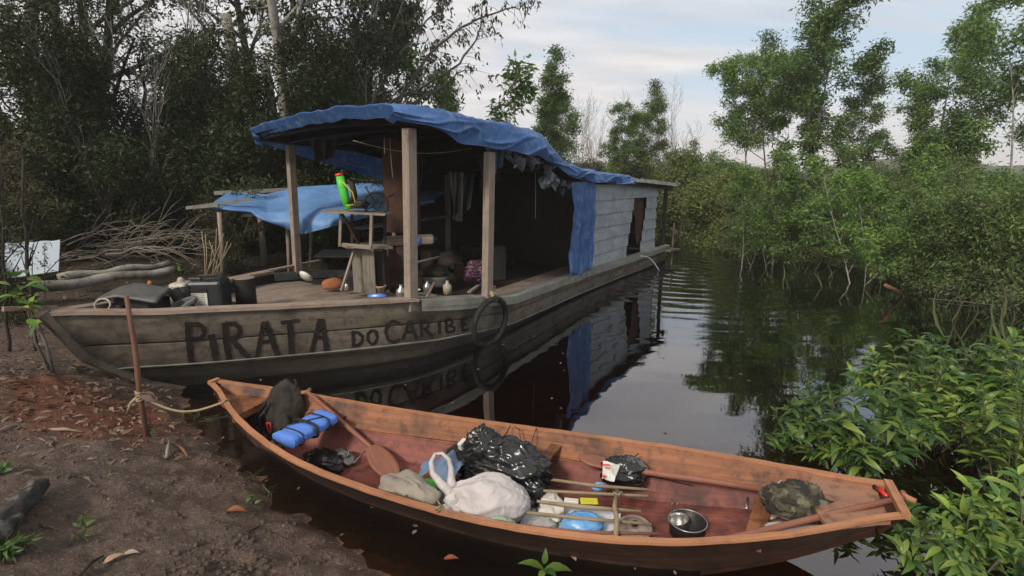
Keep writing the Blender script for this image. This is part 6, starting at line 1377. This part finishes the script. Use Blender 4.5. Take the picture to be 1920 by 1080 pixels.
seedling(45, 1030, 40, .04, .07, 'second lower grassy tuft right of the corner one', 6, 'grass', 'w', 'grass_tuft', 'grass tuft'); seedling(0, 890, 12, .05, .08, 'small green plant at the left edge above the charred log', 7, 'mid')
for i, (px, py) in enumerate(((395, 800), (420, 815), (365, 790), (340, 800), (478, 905), (505, 935), (415, 790))): seedling(px, py, 14, .05, .10, 'thin grass tuft on the mud beside the canoe bow', 20+i, 'grass', 'g', 'grass_tuft', 'grass tuft')['group'] = 'grass tufts by the canoe bow'
seedling(215, 520, 22, .16, .16, 'light green leafy weed growing over the fallen logs', 40, 'mid', 'n2'); seedling(345, 525, 16, .22, .14, 'green weed with broad leaves left of the cut sticks', 41, 'near', 'n2'); seedling(158, 470, 14, .2, .14, 'green weed behind the pale board', 42, 'mid', 'n2')
# reeds and grass in the water, right
P = []; D = []; S = []; rng = random.Random(15)
for k in range(34):
    px = rng.uniform(1760, 1960); py = rng.uniform(560, 700); p = atz(px, py, -.05); P.append(tuple(p)); D.append((rng.gauss(0, .22), rng.gauss(0, .22), 1)); S.append(rng.uniform(.25, .75))
for k in range(26):
    px = rng.uniform(1440, 1700); py = rng.uniform(480, 560); p = atz(px, py, -.05); P.append(tuple(p)); D.append((rng.gauss(0, .35), rng.gauss(0, .3), .8)); S.append(rng.uniform(.2, .5))
o = link(bpy.data.objects.new('water_grass', leaf_mesh('water_grass', P, D, S, 'g', LF['grass'], .1, 6, 1))); tag(o, 'long thin grass blades growing out of the water on the right', 'grass', kind='stuff')
for i, (p0, p1, r_, mt, lab) in enumerate((((1660, 535, .3), (1692, 552, .02), .03, 'red', 'reddish broken branch stub over the water among the flooded bushes'), ((1740, 560, .02), (1900, 576, .02), .007, 'bark', 'long thin stick floating along the flooded bushes'), ((1470, 760, .02), (1540, 790, .03), .006, 'tint', 'thin stick floating near the small outlying bush'), ((1710, 1000, .02), (1800, 1060, .03), .006, 'tint', 'thin yellowish stick floating at the bottom right'))):
    jm = MB(); a = atz(*p0); b = atz(*p1); jm.tube([a, a.lerp(b, .5)+Vector((0, 0, .01)), b], [r_, r_, r_*.7], 7); one(jm, 'floating_stick', M[mt], lab, 'stick')
# ---------------------------------------------------------------- thin haze, added to lift the dark tones and grey the far hills
hzm = bpy.data.materials.new('air_haze'); hzm.use_nodes = True; t_ = hzm.node_tree; t_.nodes.clear()
vo = t_.nodes.new('ShaderNodeVolumePrincipled'); vo.inputs['Color'].default_value = (.9, .87, .84, 1); vo.inputs['Density'].default_value = .0016
oo = t_.nodes.new('ShaderNodeOutputMaterial'); t_.links.new(vo.outputs[0], oo.inputs['Volume'])
hb_ = MB(); x0, x1, y0, y1, za, zb = -420, 480, -60, 680, -3.4, 24
hb_.v = [(x0, y0, za), (x1, y0, za), (x1, y1, za), (x0, y1, za), (x0, y0, zb), (x1, y0, zb), (x1, y1, zb), (x0, y1, zb)]
for f in ((0, 3, 2, 1), (4, 5, 6, 7), (0, 1, 5, 4), (1, 2, 6, 5), (2, 3, 7, 6), (3, 0, 4, 7)): hb_.face(f)
tag(hb_.build('haze', hzm), 'thin haze over the river, added to fade the dark tones', 'haze', kind='stuff')
